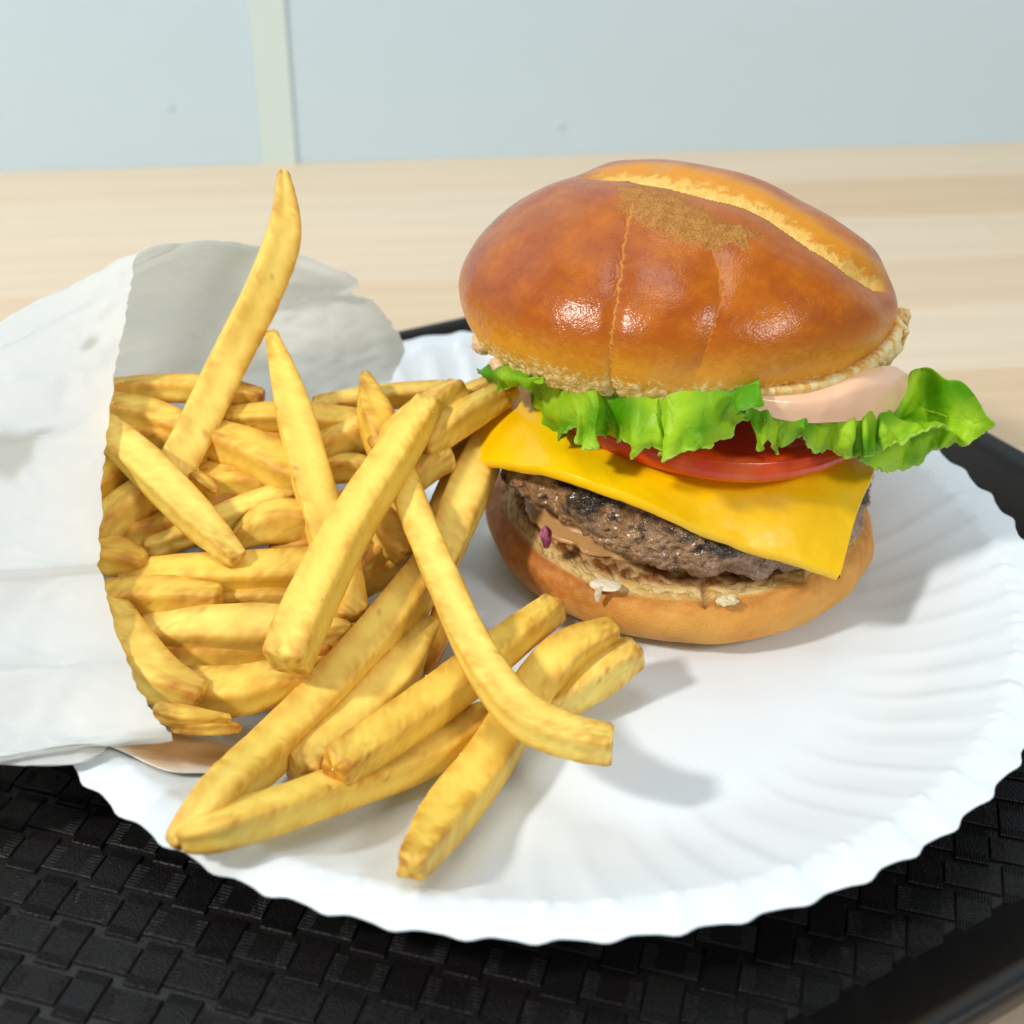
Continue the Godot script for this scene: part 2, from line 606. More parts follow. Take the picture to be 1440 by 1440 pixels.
# ---------- bag ----------
func bag() -> void:
	var B := [
		[V(-61.6, 22.8, -176.0), V(-65.0, 26.3, -177.3), V(-70.6, 28.0, -185.7), V(-76.0, 29.4, -195.6), V(-79.9, 32.5, -204.5), V(-82.5, 34.9, -210.4), V(-84.3, 39.2, -219.3), V(-86.2, 45.1, -232.2), V(-88.0, 49.2, -243.5), V(-90.3, 54.6, -262.0), V(-89.7, 61.9, -271.0), V(-89.5, 66.9, -278.0), V(-89.9, 70.9, -286.0), V(-86.8, 72.6, -290.0), V(-80.4, 72.4, -293.0), V(-73.4, 72.0, -296.0), V(-65.5, 69.9, -299.0), V(-57.5, 67.5, -302.0), V(-48.3, 63.5, -304.0), V(-40.3, 58.3, -306.0), V(-42.1, 54.6, -306.0), V(-36.6, 51.7, -308.0), V(-32.2, 44.6, -309.0), V(-29.3, 37.6, -310.0), V(-31.8, 31.4, -309.0), V(-33.9, 26.9, -307.0), V(-34.0, 18.0, -298.0), V(-40.0, 10.5, -280.0), V(-52.0, 9.0, -245.0), V(-64.0, 9.8, -212.0), V(-70.0, 10.5, -194.0)],
		[V(-78.4, 24.0, -170.4), V(-82.6, 26.2, -175.0), V(-87.5, 28.6, -183.4), V(-92.2, 29.1, -192.9), V(-95.7, 32.4, -201.6), V(-98.2, 34.9, -207.9), V(-100.2, 38.9, -217.5), V(-102.4, 43.9, -230.6), V(-104.4, 47.0, -242.4), V(-106.9, 50.9, -260.0), V(-106.8, 56.1, -270.0), V(-107.0, 59.3, -277.6), V(-107.7, 61.6, -285.8), V(-105.4, 62.6, -289.6), V(-100.5, 62.3, -292.6), V(-94.9, 61.8, -295.4), V(-88.6, 59.9, -298.0), V(-82.2, 57.8, -300.4), V(-74.9, 54.4, -301.8), V(-68.4, 50.2, -302.8), V(-69.9, 47.1, -302.0), V(-65.3, 44.7, -302.6), V(-61.7, 38.9, -302.4), V(-59.2, 33.2, -302.0), V(-61.1, 28.1, -299.6), V(-62.3, 24.4, -296.4), V(-62.0, 22.2, -287.2), V(-66.2, 22.2, -270.4), V(-74.8, 22.2, -238.8), V(-77.9, 22.2, -172.9), V(-78.1, 22.8, -171.3)],
		[V(-137.4, 27.0, -144.7), V(-153.0, 26.0, -166.0), V(-155.0, 31.0, -174.0), V(-157.0, 28.0, -182.0), V(-159.0, 32.0, -190.0), V(-161.0, 35.0, -198.0), V(-164.0, 37.5, -210.0), V(-167.0, 39.0, -224.0), V(-170.0, 38.5, -238.0), V(-173.0, 36.0, -252.0), V(-175.0, 33.0, -266.0), V(-177.0, 29.0, -276.0), V(-179.0, 24.5, -285.0), V(-180.0, 23.0, -288.0), V(-181.0, 22.0, -291.0), V(-181.0, 21.0, -293.0), V(-181.0, 20.0, -294.0), V(-181.0, 19.0, -294.0), V(-181.0, 18.0, -293.0), V(-181.0, 17.5, -290.0), V(-181.0, 17.0, -286.0), V(-180.0, 16.5, -281.0), V(-180.0, 16.0, -276.0), V(-179.0, 15.5, -270.0), V(-178.0, 15.0, -262.0), V(-176.0, 14.5, -254.0), V(-174.0, 14.0, -244.0), V(-171.0, 13.5, -232.0), V(-166.0, 22.0, -214.0), V(-158.0, 21.0, -190.0), V(-152.0, 25.5, -168.0)]]
	var nt := 260
	var ns := 90
	var a := spline(B[0], nt, true)
	var a2 := spline(B[1], nt, true)
	var b := spline(B[2], nt, true)
	var n1 := noise(25, 22.0, 3)
	var n2 := noise(26, 6.0, 2)
	var n3 := noise(27, 1.1, 1)
	var P := PackedVector3Array()
	var C := PackedColorArray()
	P.resize(nt * ns)
	C.resize(nt * ns)
	for v in ns:
		var s := float(v) / (ns - 1)
		var s2 := s * s * 0.35 + s * 0.65
		for u in nt:
			var p := bag_way(a[u], a2[u], b[u], s2)
			P[v * nt + u] = p
	var N := grid_normals(P, nt, ns, true, false)
	for v in ns:
		var s := float(v) / (ns - 1)
		for u in nt:
			var p := P[v * nt + u]
			var tau: float = float(u) / nt * B[0].size()      # control point number round the mouth
			var d := 0.0
			# flat facets between the pressed folds of the front panel
			if tau < 9.0:
				var folds := [0.0, 2.2, 5.0, 8.0, 9.0]
				for k in 4:
					if tau >= folds[k] and tau < folds[k + 1]:
						var f: float = (tau - folds[k]) / (folds[k + 1] - folds[k])
						d -= 0.0036 * sin(PI * f) * smoothstep(0.0, 0.25, s)
						d += 0.0014 * exp(-f * 26.0)
			var w := smoothstep(0.0, 0.12, s) * 0.7 + 0.3
			d += w * (0.0006 * n1.get_noise_3d(p.x * 350.0, p.y * 900.0, p.z * 1000.0) + 0.00035 * (1.0 - 2.5 * absf(n2.get_noise_3d(p.x * 380.0, p.y * 800.0, p.z * 900.0))))
			# pleats that run from the top corner into the front panel
			if tau > 8.0 and tau < 14.0:
				d += 0.0010 * sin((tau + s * 1.5) * 4.2) * smoothstep(0.0, 0.08, s) * (1.0 - smoothstep(0.5, 0.9, s))
			if tau > 14.0 and tau < 26.0:
				d += 0.0012 * sin(tau * 1.3 + s * 4.0) * smoothstep(0.0, 0.05, s)
			p += N[v * nt + u] * d
			if v < 3:      # the saw-cut mouth
				p += (a[u] - b[u]).normalized() * (0.00012 * sin(u * 2.2) + 0.0005 * n3.get_noise_1d(u * 0.35)) * (1.0 - v / 3.0)
			var pr := Vector2(p.x - PLATE.x, p.z - PLATE.z).length()
			if pr < 0.118: p.y = maxf(p.y, plate_height(pr) + 0.0013)
			P[v * nt + u] = p
			var g := clampf(0.5 + 1.2 * n1.get_noise_3d(p.x * 600.0 + 90.0, p.y * 600.0, p.z * 600.0), 0, 1)
			var c := lin(248, 252, 255).lerp(lin(240, 246, 250), g * 0.7)
			# grease spots on the front
			for q in [[-0.108, 0.044, -0.242, 0.0085], [-0.110, 0.032, -0.222, 0.005], [-0.098, 0.058, -0.268, 0.004]]:
				var e: float = p.distance_to(Vector3(q[0], q[1], q[2])) / q[3] + 0.6 * n2.get_noise_3dv(p * 400.0)
				c = c.lerp(lin(216, 216, 210), 0.8 * (1.0 - smoothstep(0.7, 1.1, e)))
			C[v * nt + u] = c
	var m := vmat(0.46, 0.45)
	m.backlight_enabled = true
	m.backlight = Color(1.0, 0.98, 0.94)
	m.transparency = BaseMaterial3D.TRANSPARENCY_ALPHA
	m.albedo_color = Color(1, 1, 1, 0.76)
	bump(m, noise_tex(28, 7.0, 5, 256), 0.03, 30.0)
	var o := part("paper_bag", sheet_mesh(P, nt, ns, 0.00018, true, false, C), m, self)
	# the warm shadow under the mouth, painted as a thin tan sheet on the plate
	var shadow_sheet: Array = [
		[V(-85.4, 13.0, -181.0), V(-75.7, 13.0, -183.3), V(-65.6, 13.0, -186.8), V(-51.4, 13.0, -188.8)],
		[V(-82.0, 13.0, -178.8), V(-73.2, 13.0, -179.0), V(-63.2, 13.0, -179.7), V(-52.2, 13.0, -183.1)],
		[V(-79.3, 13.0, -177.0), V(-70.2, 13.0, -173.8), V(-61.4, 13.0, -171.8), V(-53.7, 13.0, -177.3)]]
	var FP := surface(shadow_sheet, 60, 20)
	var FC := PackedColorArray()
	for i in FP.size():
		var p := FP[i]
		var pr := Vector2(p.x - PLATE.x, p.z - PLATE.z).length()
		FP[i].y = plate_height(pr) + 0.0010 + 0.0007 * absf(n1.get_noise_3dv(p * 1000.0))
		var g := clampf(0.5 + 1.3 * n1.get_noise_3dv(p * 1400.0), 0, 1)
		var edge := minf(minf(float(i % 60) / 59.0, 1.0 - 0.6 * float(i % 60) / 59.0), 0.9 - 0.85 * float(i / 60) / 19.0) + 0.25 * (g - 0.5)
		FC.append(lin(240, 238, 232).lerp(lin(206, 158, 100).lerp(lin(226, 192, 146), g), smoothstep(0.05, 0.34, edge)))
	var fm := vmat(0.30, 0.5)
	part("warm_shadow_sheet", sheet_mesh(FP, 60, 20, 0.0002, false, false, FC), fm, o)
	tag(o, "white glassine paper bag lying open on the plate, fries spilling from it", "bag")

func bag_way(a: Vector3, m: Vector3, b: Vector3, s: float) -> Vector3:      # a smooth way from the mouth through m (at 0.2) to the far end
	var q := m - (a * 0.8 + b * 0.2)
	return a.lerp(b, s) + q * (sin(PI * s / 0.4) if s < 0.2 else 1.0 - 0.6 * smoothstep(0.2, 1.0, s))

# ---------- burger ----------
const BUN_AT := Vector3(0.0353, 0.0635, -0.268)
const BUN_TILT := -0.12
var bun_groove := [Vector2(-0.22, -0.03), Vector2(-0.121, 0.023), Vector2(-0.089, 0.085), Vector2(0.039, 0.160), Vector2(0.156, 0.215), Vector2(0.271, 0.282), Vector2(0.381, 0.305), Vector2(0.498, 0.274), Vector2(0.60, 0.20)]
var bun_crack1 := [Vector2(-0.128, 0.2), Vector2(-0.128, 0.221), Vector2(-0.158, 0.341), Vector2(-0.200, 0.513), Vector2(-0.248, 0.648), Vector2(-0.346, 0.887), Vector2(-0.37, 0.95)]
var bun_crack2 := [Vector2(0.03, 0.37), Vector2(0.044, 0.443), Vector2(0.048, 0.532), Vector2(0.024, 0.636), Vector2(0.004, 0.807)]
var bun_crack3 := [Vector2(-0.36, 0.52), Vector2(-0.41, 0.66), Vector2(-0.47, 0.83)]
var bun_patch := PackedVector2Array([Vector2(-0.13, 0.098), Vector2(-0.148, 0.199), Vector2(-0.113, 0.279), Vector2(-0.074, 0.322), Vector2(-0.026, 0.35), Vector2(0.038, 0.369), Vector2(0.105, 0.35), Vector2(0.124, 0.30), Vector2(0.05, 0.285), Vector2(0.015, 0.25), Vector2(-0.034, 0.18), Vector2(-0.098, 0.105)])

func line_dist(p: Vector2, pts: Array) -> Vector2:      # (distance, side: + to the left of the way along)
	var best := 9.0
	var side := 1.0
	for i in pts.size() - 1:
		var q := Geometry2D.get_closest_point_to_segment(p, pts[i], pts[i + 1])
		var d := p.distance_to(q)
		if d < best:
			best = d
			side = signf((pts[i + 1] - pts[i]).cross(p - pts[i]))
	return Vector2(best, side)

func bun_profile(rho: float, ph: float) -> Vector3:      # a point of the top bun in its own axes, before lumps
	var tau := rho * (PI * 0.5 + 0.55)
	var r: float
	var y: float
	if rho > 1.0:
		r = 0.0484 * 0.87 * (1.0 - (rho - 1.0) / 0.16)
		y = -0.0025
	elif tau < PI * 0.5:
		r = 0.0484 * sin(tau)
		y = 0.010 + 0.0262 * pow(cos(tau), 1.2)
	else:
		var q := (tau - PI * 0.5) / 0.55
		r = 0.0484 * (1.0 - 0.13 * q * q)
		y = 0.010 - 0.0125 * q
	y -= 0.004 * clampf(cos(ph + 0.65), 0, 1) * sin(minf(rho * 1.2, 1.0) * PI)
	return Vector3(r * cos(ph), y, r * sin(ph))

func bun_point(rho: float, ph: float) -> Vector3:
	return BUN_AT + Basis(Vector3.RIGHT, BUN_TILT) * bun_profile(rho, ph)

func bun_texture() -> Array:
	var S := 900
	var alb := Image.create(S, S, false, Image.FORMAT_RGB8)
	var rou := Image.create(S, S, false, Image.FORMAT_L8)
	var hei := Image.create(S, S, false, Image.FORMAT_RF)
	var nb := noise(81, 0.16, 3)
	var ns := noise(82, 0.035, 3)
	var ng := noise(83, 0.0055, 2)
	var crust := Color(0.735, 0.410, 0.030)
	var dark := Color(0.580, 0.255, 0.010)
	var gold := Color(0.880, 0.620, 0.170)
	var pale := Color(0.90, 0.735, 0.39)
	var crumb := Color(0.93, 0.845, 0.62)
	for y in S:
		for x in S:
			var p := Vector2(x + 0.5, y + 0.5) / S * 2.32 - Vector2(1.16, 1.16)
			var rho := p.length()
			if rho > 1.18:
				continue
			var b := nb.get_noise_2dv(p)
			var s := ns.get_noise_2dv(p)
			var g := ng.get_noise_2dv(p)
			var c := crust.lerp(dark, clampf(0.40 + 0.5 * b + 0.2 * s - 0.35 * p.x, 0, 1))
			var ro := 0.25 + 0.05 * s + 0.05 * g
			var h := 0.5 + 0.030 * s + 0.050 * g
			# the sides grow paler towards the cut
			var e := rho + 0.035 * s + 0.05 * b
			c = c.lerp(gold, smoothstep(0.64, 0.88, e))
			ro = lerpf(ro, 0.52, smoothstep(0.74, 0.92, e))
			var cut := smoothstep(0.865, 0.925, rho + 0.05 * s + 0.03 * b)
			c = c.lerp(pale.lerp(crumb, clampf(0.5 + 1.6 * s + 0.8 * g, 0, 1)), cut)
			ro = lerpf(ro, 0.85, cut)
			h += cut * (0.14 * s + 0.12 * g)
			if p.x > -0.4 and p.x < 0.8 and p.y < 0.5 and p.y > -0.3:
				var d := line_dist(p, bun_groove)
				var sd := -d.x * d.y      # positive behind the groove
				var fade := smoothstep(0.60, 0.50, p.x) * smoothstep(-0.24, -0.15, p.x)
				var st := smoothstep(-0.006, 0.004, sd) * (1.0 - smoothstep(0.050, 0.085, sd + 0.03 * s + 0.015 * g)) * fade
				c = c.lerp(Color(0.885, 0.70, 0.34).lerp(Color(0.925, 0.80, 0.50), clampf(0.4 + 1.0 * s, 0, 1)), st)
				ro = lerpf(ro, 0.8, st)
				h += st * (0.07 * s + 0.06 * g)
				# golden borders beside the pale strip
				var gb := smoothstep(0.16, 0.09, sd) * smoothstep(0.0, 0.05, sd) * fade
				c = c.lerp(gold, 0.75 * gb * (1.0 - st))
				var fb := smoothstep(-0.09, -0.01, sd) * (1.0 - st) * fade * (1.0 if sd < 0.0 else 0.0)  # matte border before the groove, its pinkish sheen painted into the colour
				c = c.lerp(Color(0.68, 0.40, 0.17), 0.6 * fb)
				ro = lerpf(ro, 0.42, fb)
			if absf(p.x) < 0.3 and p.y > 0.03 and p.y < 0.42:
				var pp := p + Vector2(s + g, s - g) * 0.022
				if Geometry2D.is_point_in_polygon(pp, bun_patch):
					var k := clampf(0.5 + 0.8 * s + 1.5 * g, 0, 1)
					c = Color(0.60, 0.385, 0.14).lerp(Color(0.73, 0.52, 0.24), k)
					ro = 0.78
					h += 0.05 + 0.30 * s + 0.25 * g
			for q in [[bun_crack1, 0.0038, 0.75], [bun_crack2, 0.0034, 0.4], [bun_crack3, 0.003, 0.35]]:
				var first: Vector2 = q[0][0]
				if absf(p.x - first.x) > 0.32: continue
				var d: float = line_dist(p + Vector2(s, g) * 0.008, q[0]).x
				var k: float = (1.0 - smoothstep(q[1] * 0.5, q[1] * 1.4, d)) * q[2]
				if k > 0.0:
					c = c.lerp(Color(0.80, 0.53, 0.16), k)
					ro = lerpf(ro, 0.6, k)
					h -= 0.22 * k
			alb.set_pixel(x, y, c)
			rou.set_pixel(x, y, Color(ro, ro, ro))
			hei.set_pixel(x, y, Color(h, h, h))
	return [ImageTexture.create_from_image(alb), ImageTexture.create_from_image(rou), ImageTexture.create_from_image(hei)]

func burger() -> void:
	var base := Vector3(0.041, 0.0056, -0.266)
	var t := thing("hamburger", base, "cheeseburger in a glossy split brioche bun with lettuce, tomato and cheese", "burger")
	# --- top bun
	var nu := 420
	var nv := 190
	var P := PackedVector3Array()
	var UV := PackedVector2Array()
	P.resize(nu * nv)
	UV.resize(nu * nv)
	var tilt := Basis(Vector3.RIGHT, BUN_TILT)
	var nl := noise(85, 26.0, 2)
	var nc := noise(86, 4.0, 3)
	var nf := noise(87, 1.3, 2)
	for v in nv:
		var f := float(v) / (nv - 1)
		var rho := f * 1.16
		for u in nu:
			var ph := TAU * u / nu
			var q := bun_profile(rho, ph)
			var tau := minf(rho, 1.0) * (PI * 0.5 + 0.55)
			var n := Vector3(sin(tau) * cos(ph), cos(tau), sin(tau) * sin(ph))
			if rho > 1.0: n = Vector3.DOWN
			var uv := Vector2(cos(ph), sin(ph)) * rho
			var mm := q * 1000.0
			var d := 0.0007 * nl.get_noise_3dv(mm)
			# the split across the top
			if uv.x > -0.4 and uv.x < 0.8 and uv.y < 0.55 and uv.y > -0.35:
				var ld := line_dist(uv, bun_groove)
				var sd := -ld.x * ld.y
				var fade := smoothstep(0.62, 0.46, uv.x) * smoothstep(-0.26, -0.14, uv.x)
				if sd < 0.0:
					d -= fade * 0.0016 * exp(-pow(sd / 0.035, 2.0))
					d += fade * 0.0006 * exp(-pow((sd + 0.14) / 0.06, 2.0))
				else:
					d -= fade * 0.0038 * (1.0 - smoothstep(0.0, 0.115, sd))
					d += fade * 0.0012 * exp(-pow((sd - 0.19) / 0.07, 2.0))
			# creases
			var c1 := line_dist(uv, bun_crack1).x
			d -= 0.0006 * exp(-pow(c1 / 0.02, 2.0)) + 0.0006 * exp(-pow(c1 / 0.09, 2.0))
			var c2 := line_dist(uv, bun_crack2).x
			d -= 0.0004 * exp(-pow(c2 / 0.02, 2.0)) + 0.0008 * exp(-pow(c2 / 0.08, 2.0))
			# the ragged torn edge
			var rag := smoothstep(0.86, 0.97, rho)
			d += rag * (0.0009 * nc.get_noise_3dv(mm) + 0.0003 * nf.get_noise_3dv(mm))
			P[v * nu + u] = BUN_AT + tilt * (q + n * d)
			UV[v * nu + u] = Vector2(0.5, 0.5) + uv / 2.32
	var tex := bun_texture()
	var crust := mat(Color.WHITE, 1.0, 0.46)
	crust.albedo_texture = tex[0]
	crust.roughness_texture = tex[1]
	crust.heightmap_enabled = true
	crust.heightmap_texture = tex[2]
	crust.heightmap_scale = 0.10
	crust.texture_repeat = false
	part("top_bun", grid_mesh(P, nu, nv, true, false, PackedColorArray(), UV), crust, t)
	var top: MeshInstance3D = t.get_node("top_bun")
	# torn crumb at the edge of the top bun
	var crumb := vmat(0.85, 0.3)
	crumb.subsurf_scatter_enabled = true
	crumb.subsurf_scatter_strength = 0.1
	bump(crumb, noise_tex(88, 10.0, 4, 256), 0.18, 60.0)
	var pale := lin(238, 214, 156)
	var gold := lin(214, 168, 92)
	var tu := 320
	var tv := 22
	var TP := surface([
		[V(47.3, 69.5, -227.2), V(54.8, 69.2, -229.9), V(61.2, 69.1, -233.5), V(67.2, 69.1, -238.5), V(74.4, 67.9, -248.0), V(79.2, 69.4, -254.3), V(80.3, 74.6, -253.8)],
		[V(46.5, 70.7, -223.2), V(54.0, 70.2, -225.4), V(60.9, 70.0, -228.8), V(67.5, 70.1, -233.5), V(73.8, 70.2, -240.0), V(79.3, 70.0, -248.9), V(81.7, 73.2, -253.0)],
		[V(47.0, 68.9, -225.0), V(54.8, 67.9, -227.5), V(62.6, 67.0, -231.7), V(70.7, 66.1, -238.8), V(80.0, 62.1, -253.9), V(82.4, 66.5, -252.7), V(83.2, 71.7, -252.2)],
		[V(47.8, 67.2, -229.0), V(55.9, 65.8, -232.2), V(64.3, 64.1, -238.1), V(75.8, 57.9, -256.0), V(80.0, 62.5, -253.9), V(82.3, 66.8, -252.7), V(83.1, 72.0, -252.2)]], tu, tv)
	var TN := grid_normals(TP, tu, tv, false, true)
	var tn1 := noise(95, 7.0, 2)
	var tn2 := noise(96, 2.4, 3)
	var TC := PackedColorArray()
	for v in tv:
		var f := float(v) / (tv - 1)
		for u in tu:
			var i := v * tu + u
			var mm := TP[i] * 1000.0
			var a := tn1.get_noise_3dv(mm)
			var b := tn2.get_noise_3dv(mm)
			TP[i] += TN[i] * (0.0008 * a + 0.00035 * b) * smoothstep(0.25, 0.6, f)
			TP[i].y += (0.0016 * a + 0.0007 * b) * smoothstep(0.5, 1.0, f)
			var k := clampf(0.5 + 1.3 * b + 0.6 * a, 0, 1)
			var c := lin(240, 208, 138).lerp(lin(248, 232, 184), k)
			c = c.lerp(lin(232, 172, 76), clampf((1.0 - smoothstep(0.05, 0.4, f + 0.5 * b)) * 1.0, 0, 1))
			TC.append(c)
	part("torn_crumb", sheet_mesh(TP, tu, tv, 0.0012, false, true, TC), crumb, top)
	for q in [[V(80.2, 65.6, -255.5), V(2.6, 3.0, 2.4), 1], [V(84.6, 69.6, -262), V(2.2, 2.8, 2.4), 2]]:
		part("torn_crumb", blob(q[0], q[1], 0.0013, 4.0, 90 + q[2], gold, pale), crumb, top)
	# --- bottom bun
	bottom_bun(t, crumb)
	# --- patty
	patty(t)
	# --- cheese
	var ch := [
		[V(-7.2, 37.2, -251.0), V(8.5, 46.2, -232.0), V(26.5, 44.5, -223.0), V(42.0, 37.5, -222.3), V(56.7, 32.5, -222.2), V(69.2, 27.2, -223.5)],
		[V(-5.5, 42.2, -264.0), V(10.5, 49.2, -246.0), V(28.0, 48.2, -237.0), V(44.5, 45.7, -235.5), V(60.0, 42.0, -235.5), V(74.5, 34.5, -237.0)],
		[V(-1.2, 47.2, -283.0), V(14.0, 49.5, -264.0), V(32.0, 48.0, -256.0), V(49.0, 47.4, -254.0), V(66.0, 46.4, -252.0), V(81.5, 40.5, -252.0)],
		[V(4.0, 47.5, -303.0), V(19.0, 48.5, -288.0), V(36.0, 47.0, -283.0), V(53.0, 46.5, -281.0), V(70.0, 44.5, -279.0), V(85.5, 39.0, -279.0)],
		[V(14.0, 42.0, -332.0), V(28.0, 44.0, -322.0), V(44.0, 44.0, -318.0), V(60.0, 43.5, -316.0), V(77.0, 42.0, -313.0), V(89.0, 30.0, -309.0)]]
	var cu := 90
	var cv := 70
	var cheese := vmat(0.30, 0.5)
	bump(cheese, noise_tex(101, 30.0, 3, 256), 0.10, 25.0)
	var CP := surface(ch, cu, cv)
	var CC := PackedColorArray()
	for i in CP.size():
		CP[i] += Vector3(0, 0.0005, 0) * n_soft.get_noise_3dv(CP[i] * 600.0)
		CC.append(lin(255, 208, 12).lerp(lin(254, 200, 6), clampf(0.5 + n_soft.get_noise_3dv(CP[i] * 500.0), 0, 1)))
	part("cheese_slice", sheet_mesh(CP, cu, cv, 0.0028, false, false, CC), cheese, t)
	# --- tomato
	tomato(t)
	# --- lettuce
	var green := vmat(0.46, 0.4)
	green.backlight_enabled = true
	green.backlight = Color(0.62, 0.70, 0.32)
	bump(green, noise_tex(111, 26.0, 4, 512, FastNoiseLite.TYPE_CELLULAR), 0.14, 28.0)
	leaf(t, [
		[V(4.3, 62.5, -246.6), V(5.2, 63.8, -244.7), V(6.6, 65.0, -242.3), V(8.3, 66.1, -239.5), V(10.0, 66.8, -237.1), V(10.9, 67.2, -235.7), V(12.5, 67.8, -234.0), V(13.8, 68.1, -232.7), V(16.3, 68.8, -230.8), V(17.0, 68.6, -230.9), V(18.3, 68.7, -230.8), V(20.2, 69.2, -229.5), V(22.3, 69.9, -227.8), V(23.6, 70.3, -226.8), V(25.1, 70.6, -226.0), V(28.0, 70.9, -225.1), V(28.9, 71.0, -225.0), V(29.8, 71.2, -224.4), V(32.0, 71.5, -223.8), V(36.1, 71.9, -223.3), V(39.4, 72.0, -223.5), V(42.3, 72.1, -223.7), V(43.2, 72.2, -223.5), V(44.4, 72.5, -223.2), V(47.4, 73.0, -223.4)],
		[V(4.4, 57.4, -249.8), V(5.4, 57.1, -245.9), V(6.8, 56.9, -242.7), V(8.5, 58.2, -238.3), V(10.2, 59.6, -234.5), V(11.1, 61.9, -231.9), V(12.6, 61.9, -229.5), V(14.0, 61.4, -228.2), V(16.4, 62.5, -226.2), V(17.2, 62.5, -228.4), V(18.7, 61.0, -230.6), V(20.6, 61.6, -228.7), V(22.5, 63.6, -225.5), V(23.8, 62.8, -223.0), V(25.2, 64.1, -221.9), V(28.2, 64.5, -221.5), V(29.2, 63.2, -222.0), V(30.0, 64.0, -220.3), V(32.1, 65.1, -219.5), V(36.2, 65.7, -219.5), V(39.8, 65.3, -221.5), V(42.8, 66.3, -222.4), V(43.3, 68.4, -221.1), V(44.2, 70.2, -219.8), V(46.9, 72.1, -219.2)],
		[V(4.8, 48.0, -266.6), V(5.7, 48.3, -256.1), V(7.2, 47.8, -249.6), V(8.9, 50.1, -242.0), V(10.5, 52.6, -236.2), V(11.2, 57.0, -232.0), V(12.8, 56.6, -228.6), V(14.2, 55.5, -227.1), V(16.6, 56.9, -224.9), V(17.6, 57.1, -229.4), V(19.3, 53.7, -234.3), V(21.2, 54.5, -231.5), V(23.0, 58.0, -226.4), V(24.2, 56.2, -222.2), V(25.5, 58.6, -220.7), V(28.6, 58.9, -220.8), V(29.7, 56.2, -221.9), V(30.3, 57.7, -218.9), V(32.4, 59.7, -217.8), V(36.6, 60.5, -218.5), V(40.5, 59.5, -222.5), V(43.6, 61.3, -224.3), V(43.7, 65.4, -221.7), V(44.2, 68.9, -219.2), V(46.6, 72.2, -217.7)]], 190, 40, green, 1)
	leaf(t, [
		[V(45.1, 68.7, -223.2), V(46.2, 69.0, -223.3), V(47.0, 69.2, -223.4), V(47.9, 69.2, -223.6), V(48.8, 68.8, -223.7), V(49.7, 68.6, -223.9), V(51.2, 68.3, -224.2), V(52.2, 68.0, -224.5), V(54.2, 67.3, -225.1), V(56.8, 66.2, -226.0), V(58.2, 65.6, -226.6), V(59.6, 65.0, -227.2), V(62.0, 64.7, -228.5), V(64.1, 65.7, -229.7), V(65.9, 64.7, -230.8), V(68.1, 64.0, -231.8), V(69.9, 63.7, -232.8), V(72.0, 63.3, -234.1), V(74.6, 62.7, -235.9), V(77.2, 61.2, -238.3), V(85.6, 54.3, -250.8), V(88.3, 54.6, -249.2), V(91.1, 54.2, -247.6), V(93.7, 54.1, -245.9)],
		[V(45.0, 67.7, -221.6), V(46.5, 65.7, -223.0), V(47.6, 63.7, -223.1), V(48.5, 63.0, -222.6), V(49.0, 64.3, -221.5), V(49.6, 65.2, -221.0), V(51.9, 62.2, -224.0), V(52.6, 63.2, -223.3), V(54.3, 63.5, -222.5), V(56.4, 63.7, -222.2), V(57.7, 63.7, -222.4), V(59.9, 60.6, -225.6), V(62.7, 59.3, -228.1), V(64.5, 60.5, -228.1), V(65.8, 60.1, -227.1), V(67.7, 59.9, -227.0), V(70.1, 58.7, -229.8), V(71.4, 59.4, -228.5), V(74.6, 58.1, -232.9), V(76.1, 58.6, -232.0), V(81.4, 57.2, -236.0), V(87.1, 53.8, -243.9), V(91.4, 51.8, -247.4), V(94.0, 52.0, -245.7)],
		[V(45.4, 66.3, -223.0), V(47.2, 62.5, -224.9), V(48.6, 58.0, -225.1), V(49.5, 56.4, -224.5), V(49.8, 59.1, -222.9), V(50.4, 60.8, -222.2), V(53.0, 56.0, -226.2), V(53.6, 57.9, -225.1), V(55.1, 58.8, -223.9), V(57.2, 59.8, -223.4), V(58.4, 60.3, -223.4), V(61.0, 55.3, -227.7), V(64.2, 53.2, -231.0), V(66.0, 54.1, -230.8), V(67.2, 53.7, -229.0), V(68.9, 53.7, -228.2), V(71.4, 52.4, -231.3), V(72.4, 53.8, -228.6), V(75.6, 52.9, -233.3), V(76.5, 54.7, -230.7), V(80.4, 56.3, -231.3), V(83.6, 57.4, -233.0), V(86.9, 57.6, -234.7), V(91.8, 54.6, -239.4)]], 190, 40, green, 2)
	leaf(t, [
		[V(80.8, 57.6, -247.2), V(86.0, 62.2, -250.6), V(88.0, 64.0, -248.9), V(91.7, 62.6, -247.2), V(94.8, 62.7, -245.2), V(97.5, 60.3, -243.4), V(99.8, 56.8, -241.7), V(101.5, 55.8, -240.5)],
		[V(74.0, 55.5, -232.5), V(80.3, 56.4, -236.7), V(88.5, 53.6, -249.1), V(92.5, 56.0, -246.7), V(95.1, 55.6, -245.0), V(97.9, 55.0, -243.1), V(100.0, 54.5, -241.6), V(101.7, 55.4, -240.3)],
		[V(72.1, 50.4, -233.4), V(83.0, 43.9, -238.9), V(87.1, 42.3, -244.2), V(92.4, 44.4, -246.8), V(94.8, 47.6, -245.2), V(96.8, 48.1, -243.9), V(99.5, 51.3, -241.9), V(101.7, 54.8, -240.3)]], 110, 60, green, 3)
